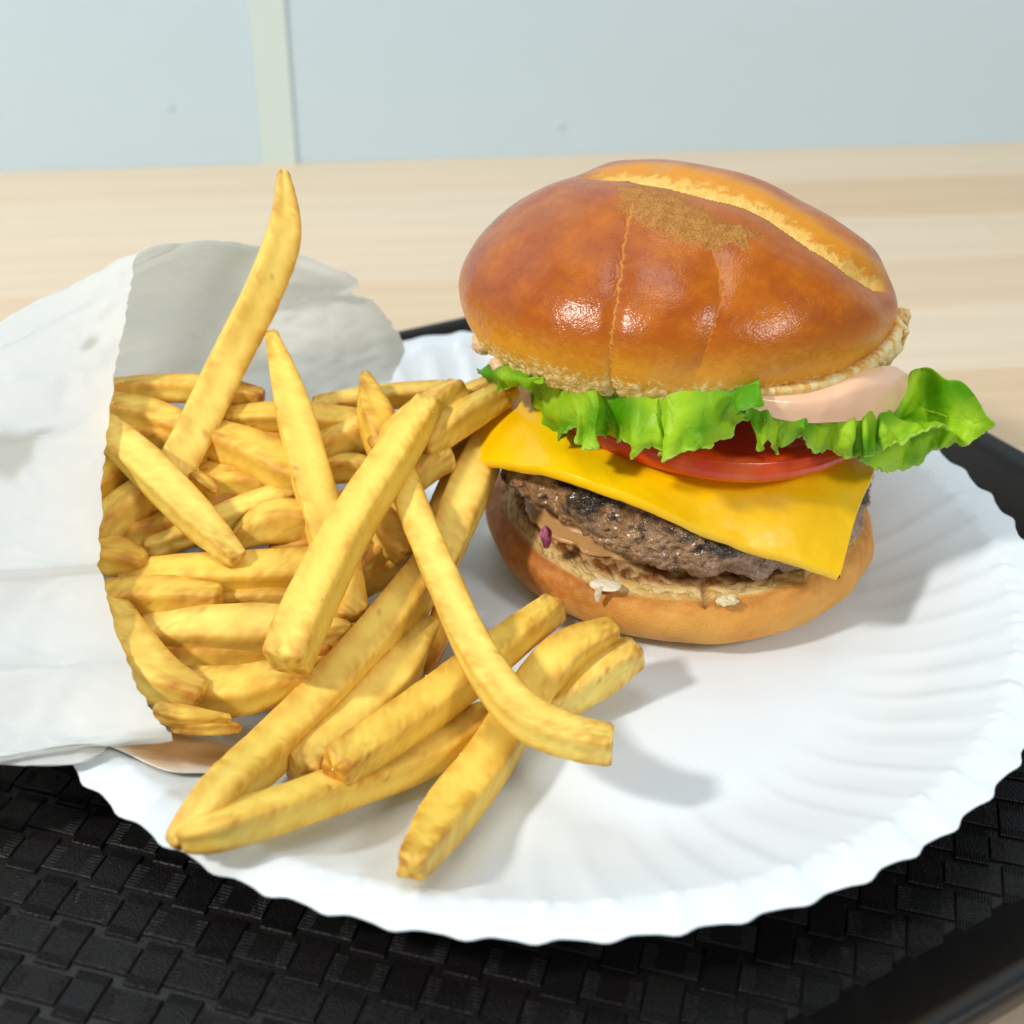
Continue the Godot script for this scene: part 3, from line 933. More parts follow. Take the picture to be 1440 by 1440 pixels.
	leaf(t, [
		[V(-8.4, 54.2, -264.4), V(-5.5, 55.7, -265.0), V(-2.1, 62.0, -251.5), V(1.7, 64.8, -243.1), V(5.3, 66.2, -237.7)],
		[V(-8.4, 53.4, -264.4), V(-5.2, 58.9, -253.1), V(-2.0, 62.5, -244.7), V(1.7, 65.0, -238.4), V(5.3, 67.1, -233.9)],
		[V(-6.4, 52.5, -264.8), V(-4.7, 52.3, -261.0), V(-2.4, 56.7, -250.6), V(-0.2, 59.2, -245.5), V(4.2, 63.9, -238.4)]], 60, 24, green, 4)
	# --- pink sauce
	var sauce := mat(Color(0.975, 0.80, 0.665), 0.20, 0.5)
	var SP := surface([
		[V(46.6, 68.0, -229.4), V(50.5, 68.3, -229.0), V(56.3, 68.6, -229.7), V(63.1, 68.9, -231.9), V(69.5, 69.0, -235.4), V(79.2, 65.5, -246.2), V(85.7, 60.7, -250.7)],
		[V(46.1, 69.9, -223.3), V(49.8, 69.1, -223.3), V(55.6, 68.3, -224.3), V(62.6, 67.8, -226.8), V(68.9, 68.1, -230.2), V(77.7, 64.6, -238.3), V(87.1, 57.0, -249.9)],
		[V(46.9, 67.5, -223.2), V(50.8, 65.5, -223.2), V(56.8, 63.9, -224.3), V(64.0, 62.6, -227.0), V(70.8, 60.9, -231.0), V(79.9, 56.5, -240.1), V(87.6, 52.3, -249.7)]], 70, 24)
	for i in SP.size(): SP[i] += Vector3(0.0, 0.3, 1.0) * 0.0005 * n_soft.get_noise_3dv(SP[i] * 500.0)
	part("pink_sauce", sheet_mesh(SP, 70, 24, 0.0010, false, true), sauce, t)
	for q in [[V(48, 66.8, -225.0), V(8.0, 0.9, 1.6), 3], [V(-7.4, 60.3, -266), V(2.6, 2.6, 3), 4], [V(-2.2, 62.0, -252.0), V(3.6, 1.6, 2.4), 5]]:
		var so := part("sauce_drop", blob(q[0], q[1], 0.0009, 4.0, 120 + q[2], lin(232, 190, 152), lin(238, 205, 168)), vmat(0.25), t)

func leaf(t: Node3D, rows: Array, nu: int, nv: int, m: Material, seed_: int) -> void:
	var P := surface(rows, nu, nv)
	var a := noise(130 + seed_, 5.0, 3)
	var b := noise(140 + seed_, 13.0, 1)
	var vein := noise(150 + seed_, 6.5, 1)
	var N := grid_normals(P, nu, nv, false, true)
	var C := PackedColorArray()
	for v in nv:
		var f := float(v) / (nv - 1)
		for u in nu:
			var i := v * nu + u
			var p := P[i]
			var mm := p * 1000.0
			var e := f * f
			var ve := absf(vein.get_noise_3dv(mm))
			var line := 1.0 - smoothstep(0.0, 0.07, ve)
			var d := 0.0005 * e * a.get_noise_3dv(mm) + (0.0005 if seed_ == 2 else 0.0010) * e * sin(float(u) / nu * rows[0].size() * 3.3 + 2.5 * a.get_noise_3dv(mm * 0.6)) + 0.0020 * (0.25 - absf(b.get_noise_3dv(mm))) - 0.00022 * line
			p += N[i] * d
			if v == nv - 1 or v == nv - 2:
				p += Vector3(0, 0.0010, 0) * a.get_noise_3dv(mm * 2.3)
			P[i] = p
			var k := clampf(0.5 + 0.9 * b.get_noise_3dv(mm + Vector3(40, 0, 0)) + 0.25 * a.get_noise_3dv(mm), 0, 1)
			var c := lin(92, 168, 10).lerp(lin(178, 224, 44), k)
			c = c.lerp(lin(186, 226, 96), 0.35 * line)
			c = c.lerp(lin(200, 232, 120), 0.5 * smoothstep(0.9, 1.0, f))
			C.append(c)
	part("lettuce_leaf", sheet_mesh(P, nu, nv, 0.00045, false, true, C), m, t)

func bottom_bun(t: Node3D, crumb: Material) -> void:
	var prof := [Vector2(0, 5.7), Vector2(20, 5.7), Vector2(36, 5.8), Vector2(41.5, 7.0), Vector2(45.2, 9.6), Vector2(46.9, 13.0), Vector2(46.8, 16.2), Vector2(45.4, 19.2), Vector2(43.6, 20.6), Vector2(41.6, 21.2), Vector2(39.0, 22.0), Vector2(30, 23.2), Vector2(0, 23.4)]
	var c3: Array = []
	for q in prof: c3.append(Vector3(q.x, q.y, 0) * 0.001)
	var nv := 150
	var nu := 300
	var line := spline(c3, nv)
	var big := noise(161, 18.0, 2)
	var mid := noise(162, 3.2, 3)
	var fin := noise(163, 1.2, 2)
	var P := PackedVector3Array()
	var C := PackedColorArray()
	for v in nv:
		var q := line[v]
		var s := float(v) / (nv - 1) * 12.0      # number along the profile
		var top := smoothstep(7.6, 8.4, s)
		for u in nu:
			var ph := TAU * u / nu
			var p := Vector3(q.x * cos(ph), q.y, q.x * sin(ph))
			var mm := p * 1000.0
			var d := 0.0009 * big.get_noise_3dv(mm) * smoothstep(1.0, 4.0, s)
			p += Vector3(cos(ph), 0.15, sin(ph)) * d
			var m := mid.get_noise_3dv(mm)
			var f := fin.get_noise_3dv(mm)
			p.y += top * (0.0011 * m + 0.0004 * f)
			p.y += 0.0012 * smoothstep(6.0, 8.0, s) * sin(ph * 2.0 + 0.6)
			# a crack in the rim at the front
			var cr := exp(-pow((ph - 1.545) / 0.016, 2.0)) * smoothstep(6.6, 7.8, s) * (1.0 - smoothstep(9.5, 10.5, s))
			p.y -= 0.0016 * cr
			P.append(Vector3(0.041, 0, -0.2675) + p)
			var c := lin(226, 166, 78).lerp(lin(212, 142, 54), clampf(0.5 + 0.8 * big.get_noise_3dv(mm + Vector3(50, 0, 0)) + 0.4 * m, 0, 1))
			c = c.lerp(lin(222, 168, 84), (1.0 - smoothstep(2.6, 4.2, s)) * 0.7)
			# browner to the left of the front and under the rim
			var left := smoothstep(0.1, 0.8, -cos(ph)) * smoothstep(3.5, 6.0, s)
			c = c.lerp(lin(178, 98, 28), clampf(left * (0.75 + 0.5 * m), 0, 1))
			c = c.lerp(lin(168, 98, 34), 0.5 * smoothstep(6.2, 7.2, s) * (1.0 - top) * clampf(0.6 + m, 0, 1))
			var cut := lin(232, 208, 148).lerp(lin(205, 165, 92), clampf(0.45 + 1.5 * m + 0.5 * f, 0, 1))
			cut = cut.lerp(lin(140, 82, 34), clampf(smoothstep(9.2, 10.0, s) * (0.8 + m), 0, 1))
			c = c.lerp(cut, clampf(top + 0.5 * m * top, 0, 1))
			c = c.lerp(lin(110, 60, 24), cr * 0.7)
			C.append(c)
	var m2 := vmat(0.55, 0.45)
	bump(m2, noise_tex(164, 8.0, 5, 256), 0.22, 50.0)
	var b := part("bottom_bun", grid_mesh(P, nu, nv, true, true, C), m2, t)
	# tan sauce that has run out under the patty
	var SP := PackedVector3Array()
	var wav := noise(165, 0.9, 2)
	var sn := 160
	var prof2 := [Vector2(0, 24.6), Vector2(30, 24.4), Vector2(34.0, 23.4), Vector2(36.0, 22.7), Vector2(36.8, 22.3), Vector2(36.2, 21.4), Vector2(28, 20.8)]
	var c4: Array = []
	for q in prof2: c4.append(Vector3(q.x, q.y, 0) * 0.001)
	var l2 := spline(c4, 30)
	for v in 30:
		for u in sn:
			var ph := TAU * u / sn
			var k := 1.0 + 0.05 * wav.get_noise_2d(cos(ph) * 3.0, sin(ph) * 3.0) + 0.02 * wav.get_noise_2d(cos(ph) * 12.0, sin(ph) * 12.0) + 0.05 * smoothstep(0.3, 0.9, -cos(ph)) - 0.07 * smoothstep(0.2, 0.8, sin(ph) + 0.5 * cos(ph))
			SP.append(Vector3(0.0405 + l2[v].x * k * cos(ph), l2[v].y + 0.0004 * sin(ph * 3.0), -0.2672 + l2[v].x * k * sin(ph)))
	var sauce := mat(Color(0.86, 0.65, 0.42), 0.22)
	sauce.subsurf_scatter_enabled = true
	sauce.subsurf_scatter_strength = 0.12
	part("tan_sauce", grid_mesh(SP, sn, 30, true, false), sauce, t)
	# a drip of white sauce down the cut edge, and a white crumb by the crack
	var white := vmat(0.2)
	for q in [[V(20.6, 21.5, -226.6), V(3.4, 0.6, 2.2), 1], [V(18.9, 20.6, -224.7), V(1.0, 2.3, 0.8), 2]]:
		part("white_sauce", blob(q[0], q[1], 0.0006, 5.0, 170 + q[2], lin(232, 220, 190), lin(238, 230, 206), 36, 24), white, t)
	part("loose_crumb", blob(V(46.5, 20.8, -222.8), V(2.4, 1.1, 1.4), 0.0012, 2.0, 177, lin(240, 228, 196), lin(232, 210, 160), 24, 14), crumb, t)
	part("onion_piece", blob(V(7.6, 27.2, -236.0), V(1.2, 3.0, 1.6), 0.0008, 4.0, 178, lin(120, 10, 66), lin(190, 110, 140), 28, 18), vmat(0.25), t)

func patty(t: Node3D) -> void:
	var at := Vector3(0.0402, 0.0328, -0.2670)
	var tilt := Basis(Vector3.BACK, -0.125)
	var big := noise(181, 11.0, 2)
	var mid := noise(182, 4.0, 3)
	var fin := noise(183, 1.2, 3)
	var nu := 420
	var nv := 150
	var P := PackedVector3Array()
	var C := PackedColorArray()
	for v in nv:
		var th := PI * v / (nv - 1)
		for u in nu:
			var ph := TAU * u / nu
			var st := pow(sin(th), 0.40)
			var ct := signf(cos(th)) * pow(absf(cos(th)), 0.85)
			var p := Vector3(0.0440 * st * cos(ph), 0.0116 * ct, 0.0449 * st * sin(ph))
			var n := Vector3(sin(th) * cos(ph), cos(th), sin(th) * sin(ph))
			var mm := p * 1000.0
			var a := big.get_noise_3dv(mm)
			var b := mid.get_noise_3dv(mm)
			var c := fin.get_noise_3dv(mm)
			var d := (0.0026 * a - 0.0021 * absf(b) + 0.0006 * c) * (1.0 - 0.6 * smoothstep(0.5, 0.9, cos(th)))
			# the side bulges at the middle and is nibbled at the lower left
			d -= 0.0022 * exp(-pow((ph - 2.35) / 0.22, 2.0)) * smoothstep(0.3, -0.5, cos(th))
			p += n * d
			P.append(at + tilt * p)
			var hgt := p.y / 0.0116
			var char_ := smoothstep(0.02, 0.62, hgt + 0.55 * b + 0.7 * a - 0.20 * cos(ph) + 0.12 * c)
			var col := lin(186, 148, 112).lerp(lin(150, 110, 72), clampf(0.5 + 1.1 * b + 0.9 * c, 0, 1))
			col = col.lerp(lin(182, 152, 134), smoothstep(0.0, 0.6, cos(ph)) * smoothstep(0.4, -0.4, hgt) * 0.6)
			col = col.lerp(lin(158, 116, 66), smoothstep(0.1, 0.7, -cos(ph)) * 0.6)
			col = col.lerp(lin(40, 24, 13), char_)
			col = col.lerp(lin(56, 34, 22), clampf(1.6 * (absf(b) - 0.45), 0, 0.5))
			C.append(col)
	var m := vmat(0.30, 0.55)
	m.roughness_texture = noise_tex(184, 20.0, 3, 256)
	m.roughness = 0.50
	m.subsurf_scatter_enabled = true
	m.subsurf_scatter_strength = 0.04
	bump(m, noise_tex(185, 16.0, 6, 512), 0.42, 70.0)
	m.clearcoat_enabled = true
	m.clearcoat = 0.5
	m.clearcoat_roughness = 0.16
	part("beef_patty", grid_mesh(P, nu, nv, true, false, C), m, t)

func tomato(t: Node3D) -> void:
	var at := Vector3(0.0432, 0.0468, -0.2645)
	var tilt := Basis(Vector3.BACK, -0.075) * Basis(Vector3.RIGHT, -0.03)
	var prof := [Vector2(0, 0), Vector2(36.2, 0), Vector2(37.3, 0.3), Vector2(38.1, 0.9), Vector2(38.6, 1.8), Vector2(38.8, 3.0), Vector2(38.6, 4.2), Vector2(38.1, 5.2), Vector2(37.3, 5.8), Vector2(36.2, 6.05), Vector2(34, 6.1), Vector2(0, 6.1)]
	var nv := 56
	var nu := 160
	var l: Array = []
	for i in nv:
		var t2 := float(i) / (nv - 1) * 11.0
		var k2 := mini(int(t2), 10)
		var q: Vector2 = prof[k2].lerp(prof[k2 + 1], t2 - k2)
		l.append(Vector3(q.x, q.y, 0) * 0.001)
	var wav := noise(191, 14.0, 2)
	var P := PackedVector3Array()
	var C := PackedColorArray()
	for v in nv:
		var s := float(v) / (nv - 1) * 11.0
		for u in nu:
			var ph := TAU * u / nu
			var k := 1.0 + 0.012 * sin(ph * 5.0 + 0.4)
			var p := Vector3(l[v].x * k * cos(ph), l[v].y, l[v].x * k * sin(ph))
			var n := wav.get_noise_3d(p.x * 1000.0, p.y * 250.0, p.z * 1000.0) + 0.5 * n_fine.get_noise_3d(p.x * 600.0, p.y * 60.0, p.z * 600.0)
			p.y += 0.0003 * n * smoothstep(8.5, 10.0, s)
			P.append(at + tilt * p)
			var skin := lin(228, 100, 34).lerp(lin(212, 62, 16), clampf(0.5 + n, 0, 1))
			var flesh := lin(196, 34, 12).lerp(lin(208, 66, 26), clampf(0.4 + 1.2 * n, 0, 1))
			C.append(skin.lerp(flesh, smoothstep(8.0, 9.0, s)))
	var m := vmat(0.27, 0.5)
	m.subsurf_scatter_enabled = true
	m.subsurf_scatter_strength = 0.12
	bump(m, noise_tex(192, 25.0, 3, 256), 0.15, 30.0)
	part("tomato_slice", grid_mesh(P, nu, nv, true, true, C), m, t)

# ---------- fries ----------
func fries() -> void:
	fry_mat = vmat(0.46, 0.5)
	bump(fry_mat, noise_tex(201, 7.0, 5, 512), 0.11, 90.0)
	var rows := [
	["tall pale fry standing upright with a pointed tip, rising above the bag", [V(-78.1, 33.4, -243.1), V(-72.9, 41.3, -252.4), V(-67.8, 50.2, -272.0), V(-59.3, 65.3, -279.0), V(-53.9, 78.7, -285.0), V(-54.0, 91.6, -290.0)], [4.8, 4.8, 4.8, 4.6, 4.1, 1.3], "rp", 0.12],
	["pale fry slanting down from the torn bag edge, its tip below the tall fry", [V(-92.4, 44.6, -251.6), V(-80.8, 42.0, -240.8), V(-67.6, 37.3, -227.9), V(-56.4, 31.5, -218.7)], [3.8, 4.2, 3.9, 2.2], "rp", 0.15],
	["second upright fry with a pointed tip, leaning in front of the grey paper", [V(-57.3, 57.6, -275.7), V(-49.7, 47.9, -255.6), V(-42.3, 36.8, -235.7), V(-36.8, 28.3, -223.8), V(-32.7, 21.3, -212.8)], [1.5, 4.3, 4.6, 4.7, 3.7], "pp", 0.12],
	["thick pale fry in front of the pile with a rounded blunt lower end", [V(-18.7, 50.1, -256.0), V(-24.9, 45.7, -241.0), V(-33.4, 39.8, -218.9), V(-39.4, 33.7, -199.1), V(-42.3, 29.0, -187.8)], [3.2, 4.2, 4.5, 4.8, 4.6], "rr", 0.05],
	["longest curved fry with a square cut end, reaching right across the plate", [V(-26.1, 41.6, -246.6), V(-20.4, 36.9, -229.3), V(-13.4, 32.5, -210.9), V(-6.6, 28.5, -194.4), V(1.3, 25.4, -181.7), V(9.7, 25.7, -174.4), V(18.8, 25.8, -171.5)], [3.3, 3.8, 3.7, 3.7, 3.8, 3.7, 3.4], "rc", 0.12],
	["short fry with a browned end, just above the top of the thick pale fry", [V(-30.4, 40.4, -248.4), V(-21.3, 46.1, -255.6), V(-11.6, 50.1, -263.3)], [3.8, 4.3, 3.6], "rr", 0.45],
	["thin fry whose tip touches the left edge of the cheese slice", [V(-20.9, 42.2, -249.5), V(-11.6, 46.2, -255.8), V(-1.8, 50.0, -261.5)], [3.5, 3.5, 2.8], "rr", 0.20],
	["short brown fry tucked under the green scrap at the left of the burger", [V(-18.6, 42.3, -262.9), V(-10.5, 45.6, -267.5), V(-0.2, 48.4, -270.9)], [3.0, 3.2, 2.5], "rr", 0.50],
	["stubby fry with a blunt pale end, right of the top of the long curved fry", [V(-25.6, 33.5, -244.7), V(-19.4, 37.9, -248.5), V(-13.3, 39.9, -250.1)], [3.5, 3.7, 3.2], "rr", 0.15],
	["wide fry lying between the long curved fry and the beef patty", [V(-3.7, 40.5, -266.1), V(-8.5, 35.0, -249.6), V(-12.5, 30.5, -236.6), V(-16.5, 24.9, -224.0)], [3.7, 4.8, 4.7, 4.0], "rr", 0.25],
	["narrow dark fry squeezed behind the long curved fry", [V(-8.4, 36.9, -265.5), V(-13.2, 31.3, -251.9), V(-18.1, 24.8, -237.8)], [3.4, 3.3, 2.9], "rr", 0.60],
	["long straight fry slanting to the lower left plate rim, uppermost of the fries lying there", [V(-14.6, 27.0, -231.9), V(-23.3, 22.6, -213.9), V(-34.8, 17.1, -196.6), V(-44.6, 16.4, -178.7), V(-48.9, 27.9, -154.2), V(-54.5, 25.3, -146.3)], [3.9, 4.7, 4.7, 4.5, 3.6, 1.6], "rp", 0.20],
	["fry lying alongside and right of the long straight fry", [V(-16.9, 19.3, -216.3), V(-22.6, 15.6, -203.1), V(-31.4, 12.6, -190.2), V(-38.9, 13.7, -175.1)], [3.0, 4.6, 4.8, 3.7], "rr", 0.22],
	["long fry whose broad end overlaps the lower left plate rim, lowest of all", [V(-3.3, 11.1, -195.8), V(-15.6, 11.6, -184.0), V(-28.2, 12.7, -174.5), V(-39.1, 23.1, -156.8), V(-47.8, 27.5, -148.3), V(-52.9, 26.4, -147.5)], [3.4, 4.5, 4.4, 4.1, 3.9, 2.6], "rr", 0.15],
	["fry with a blunt pale end crossing over the long lowest fry towards the bottom bun", [V(-31.3, 21.3, -168.8), V(-23.2, 19.7, -179.6), V(-13.2, 18.9, -192.2), V(-2.4, 20.6, -204.4), V(10.0, 22.3, -218.2)], [3.7, 4.1, 4.3, 3.9, 3.2], "rr", 0.30],
	["fry with a browned tip, lowest and nearest to the viewer on the plate", [V(-15.4, 24.8, -142.9), V(-11.2, 13.2, -165.4), V(-4.5, 12.2, -179.4), V(1.9, 13.1, -193.7), V(10.7, 18.6, -205.0), V(22.3, 21.1, -212.3)], [2.5, 4.6, 4.7, 4.7, 4.5, 2.5], "rr", 0.35],
	["short pale fry lying beside the browned fry, nearest to the burger's front", [V(8.2, 10.9, -197.4), V(18.2, 14.3, -205.2), V(27.2, 16.7, -210.4)], [3.2, 4.4, 3.0], "rr", 0.12],
	["golden brown fry lying flat along the inside back of the bag", [V(-97.6, 44.2, -268.9), V(-84.3, 45.2, -269.7), V(-70.8, 45.2, -269.6), V(-58.7, 43.9, -268.1)], [3.3, 3.5, 3.3, 2.2], "rr", 0.60],
	["fry coming out of the bag below the golden brown fry", [V(-96.2, 43.7, -263.5), V(-83.9, 42.9, -260.2), V(-72.9, 40.2, -257.0)], [4.0, 4.1, 3.6], "rr", 0.35],
	["wide fry with a curved knife cut, between the two upright fries", [V(-71.6, 39.5, -258.3), V(-59.7, 39.0, -251.4), V(-49.3, 37.1, -245.5), V(-42.5, 34.1, -243.1)], [4.3, 5.1, 4.9, 3.5], "rp", 0.35],
	["pale thin fry at the back, behind the second upright fry on the left", [V(-67.2, 40.7, -263.9), V(-53.4, 41.8, -263.4), V(-41.7, 41.5, -262.7), V(-35.0, 41.0, -264.5)], [2.8, 3.5, 3.3, 2.3], "rr", 0.12],
	["pale thin fry at the back, farthest from the viewer", [V(-47.6, 41.1, -268.9), V(-34.2, 43.0, -270.2), V(-15.9, 43.7, -274.7)], [2.4, 2.9, 2.2], "rr", 0.10],
	["pointed fry tip poking up between the second upright fry and the thick pale fry", [V(-35.0, 50.7, -269.2), V(-31.9, 45.6, -258.9), V(-27.7, 38.2, -249.3)], [1.0, 3.9, 3.8], "pr", 0.40],
	["fry lying right of the second upright fry and behind the thick pale fry", [V(-48.0, 35.1, -257.1), V(-37.3, 39.3, -259.3), V(-26.8, 41.2, -262.1)], [4.0, 4.3, 3.6], "rr", 0.25],
	["small fry half hidden between the second upright fry and the thick pale fry", [V(-44.7, 33.5, -250.8), V(-37.2, 35.9, -250.2), V(-28.4, 33.7, -249.8)], [3.2, 3.4, 2.9], "rr", 0.15],
	["pale cut fry running under the slanting fry from the bag", [V(-79.4, 26.1, -229.8), V(-65.7, 29.6, -236.1), V(-55.9, 31.9, -239.7), V(-47.0, 33.3, -244.3)], [2.6, 3.4, 3.6, 3.3], "rr", 0.02],
	["leaf shaped fry with a pointed left end in the middle of the pile", [V(-59.9, 29.1, -228.9), V(-52.2, 32.6, -232.1), V(-43.2, 31.8, -233.5)], [1.8, 4.5, 4.0], "pr", 0.25],
	["horizontal fry across the middle of the pile, under the leaf shaped fry", [V(-82.5, 25.4, -220.7), V(-67.2, 26.7, -220.4), V(-52.4, 26.6, -221.6), V(-40.1, 25.9, -224.6)], [3.3, 4.0, 4.4, 4.3], "rr", 0.20],
	["stubby golden brown fry with a rounded right end by the bag", [V(-85.2, 25.3, -214.3), V(-71.6, 26.3, -213.3), V(-59.4, 25.5, -212.9)], [3.2, 4.0, 3.5], "rr", 0.50],
	["broad fry pointing right under the thick pale fry", [V(-76.0, 20.0, -210.0), V(-60.6, 21.8, -207.5), V(-46.2, 21.3, -208.0), V(-32.3, 21.2, -209.1)], [3.8, 4.8, 5.0, 1.8], "rp", 0.20],
	["orange fry curving down along the torn bag edge", [V(-82.6, 26.1, -213.1), V(-75.5, 23.9, -201.5), V(-67.3, 23.0, -190.8), V(-59.0, 19.8, -188.5)], [2.5, 4.0, 4.5, 3.8], "pr", 0.45],
	["fry with a brown pointed tip at the foot of the pile", [V(-65.4, 18.0, -194.7), V(-54.0, 17.9, -193.6), V(-45.0, 19.3, -195.2), V(-36.9, 19.4, -195.3)], [3.7, 4.6, 3.8, 1.0], "rp", 0.40],
	["thin flat chip of fry at the lower corner of the bag mouth", [V(-66.6, 23.0, -181.9), V(-60.6, 21.0, -182.4), V(-53.3, 17.2, -186.5)], [1.7, 2.1, 0.8], "rp", 0.35],
	["brown flake of fry under the thin flat chip", [V(-62.9, 20.8, -179.7), V(-56.7, 17.9, -183.2), V(-51.4, 15.3, -185.8)], [1.1, 1.8, 1.0], "pp", 0.60],
	["orange fry end at the bag edge above the slanting fry", [V(-93.5, 33.2, -239.8), V(-89.0, 37.1, -244.2), V(-87.5, 39.1, -251.8)], [3.1, 3.5, 2.9], "rr", 0.70],
	["fry emerging from the bag below the slanting fry", [V(-91.3, 28.7, -229.7), V(-85.0, 32.5, -236.8), V(-76.6, 35.2, -245.7)], [4.0, 4.2, 4.0], "rr", 0.40],
	["browned wedge of fry against the bag edge", [V(-89.6, 29.6, -224.3), V(-82.9, 29.9, -221.9), V(-76.5, 29.0, -221.1)], [3.6, 4.3, 2.2], "rp", 0.60],
	["small broken fry crumb between the slanting fry and the second upright fry", [V(-70.9, 37.0, -244.0), V(-67.5, 36.4, -240.9), V(-64.8, 35.1, -239.5)], [1.3, 1.7, 0.8], "rp", 0.40],
	["pale short fry behind the upper half of the long curved fry", [V(-34.2, 31.8, -242.6), V(-27.8, 30.4, -233.3), V(-21.6, 27.5, -228.2)], [3.2, 3.9, 3.1], "rr", 0.05],
	["dark fry deep between the thick pale fry and the long curved fry", [V(-38.5, 18.1, -226.2), V(-27.9, 21.7, -230.9), V(-18.9, 24.5, -237.0)], [3.7, 4.1, 3.5], "rr", 0.70],
	["short orange fry hidden beneath the fries in front of the bottom bun", [V(-18.5, 13.3, -206.1), V(-15.7, 16.4, -212.9), V(-13.7, 19.0, -221.9)], [2.4, 2.8, 2.8], "rr", 0.60],
	["deep fry inside the bag mouth below the tall upright fry", [V(-93.5, 36.9, -256.1), V(-83.1, 39.1, -258.0), V(-68.7, 36.2, -254.4)], [3.9, 4.2, 3.9], "rr", 0.55],
	["deep brown fry across the hollow left of the wide fry with the knife cut", [V(-75.7, 29.7, -246.0), V(-63.4, 34.0, -251.2), V(-46.3, 35.3, -256.8)], [4.2, 4.6, 4.3], "rr", 0.60],
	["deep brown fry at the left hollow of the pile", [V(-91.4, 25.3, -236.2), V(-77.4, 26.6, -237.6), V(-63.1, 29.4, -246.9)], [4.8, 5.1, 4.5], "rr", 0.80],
	["deep fry running below the second upright fry", [V(-50.2, 24.4, -234.5), V(-38.2, 28.0, -241.0), V(-24.4, 31.0, -248.9)], [4.6, 5.2, 4.5], "rr", 0.60],
	["deep fry below the broad fry pointing right", [V(-56.3, 14.1, -204.0), V(-42.2, 15.1, -207.8), V(-26.6, 17.9, -215.5)], [4.1, 4.8, 4.2], "rr", 0.60],
	["deep fry at the back right of the pile beside the cheese", [V(-30.1, 36.7, -260.0), V(-16.9, 38.4, -262.4), V(-3.7, 39.1, -265.2)], [3.9, 4.3, 3.6], "rr", 0.50],
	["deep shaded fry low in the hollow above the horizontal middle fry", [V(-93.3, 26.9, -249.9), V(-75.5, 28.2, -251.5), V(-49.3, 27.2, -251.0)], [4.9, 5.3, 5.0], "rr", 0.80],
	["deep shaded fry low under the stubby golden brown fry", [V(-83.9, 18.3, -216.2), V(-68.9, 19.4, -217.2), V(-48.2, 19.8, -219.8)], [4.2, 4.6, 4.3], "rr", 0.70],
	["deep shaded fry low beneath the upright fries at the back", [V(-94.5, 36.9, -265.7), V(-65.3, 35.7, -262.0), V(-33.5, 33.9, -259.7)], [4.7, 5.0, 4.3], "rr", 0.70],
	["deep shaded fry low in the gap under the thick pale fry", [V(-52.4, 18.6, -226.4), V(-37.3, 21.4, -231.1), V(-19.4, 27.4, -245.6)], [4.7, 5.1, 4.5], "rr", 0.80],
	["fry half buried between the horizontal middle fry and the broad pointing fry", [V(-62.8, 21.6, -218.2), V(-52.2, 22.3, -218.3), V(-41.8, 21.0, -218.4)], [3.0, 3.6, 3.0], "rr", 0.30],
	["fry half buried between the leaf shaped fry and the second upright fry", [V(-52.6, 25.9, -230.9), V(-43.4, 27.2, -232.1), V(-31.5, 28.3, -237.8)], [3.1, 3.7, 3.5], "rr", 0.35],
	["fry half buried just left of the upper long curved fry", [V(-33.7, 23.8, -227.8), V(-27.2, 27.3, -233.9), V(-23.3, 31.5, -244.9)], [3.1, 3.6, 3.2], "rr", 0.30],
	["fry half buried above the pale cut fry at the left", [V(-77.0, 31.9, -245.6), V(-62.8, 33.3, -247.4), V(-51.5, 31.7, -246.7)], [3.2, 3.9, 3.2], "rr", 0.35],
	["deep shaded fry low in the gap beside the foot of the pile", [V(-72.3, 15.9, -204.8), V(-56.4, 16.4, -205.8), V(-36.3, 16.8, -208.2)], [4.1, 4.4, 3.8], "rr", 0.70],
	]
	var k := 0
	for f in rows:
		fry(f[0], f[1], f[2], f[3], f[4], k)
		k += 1

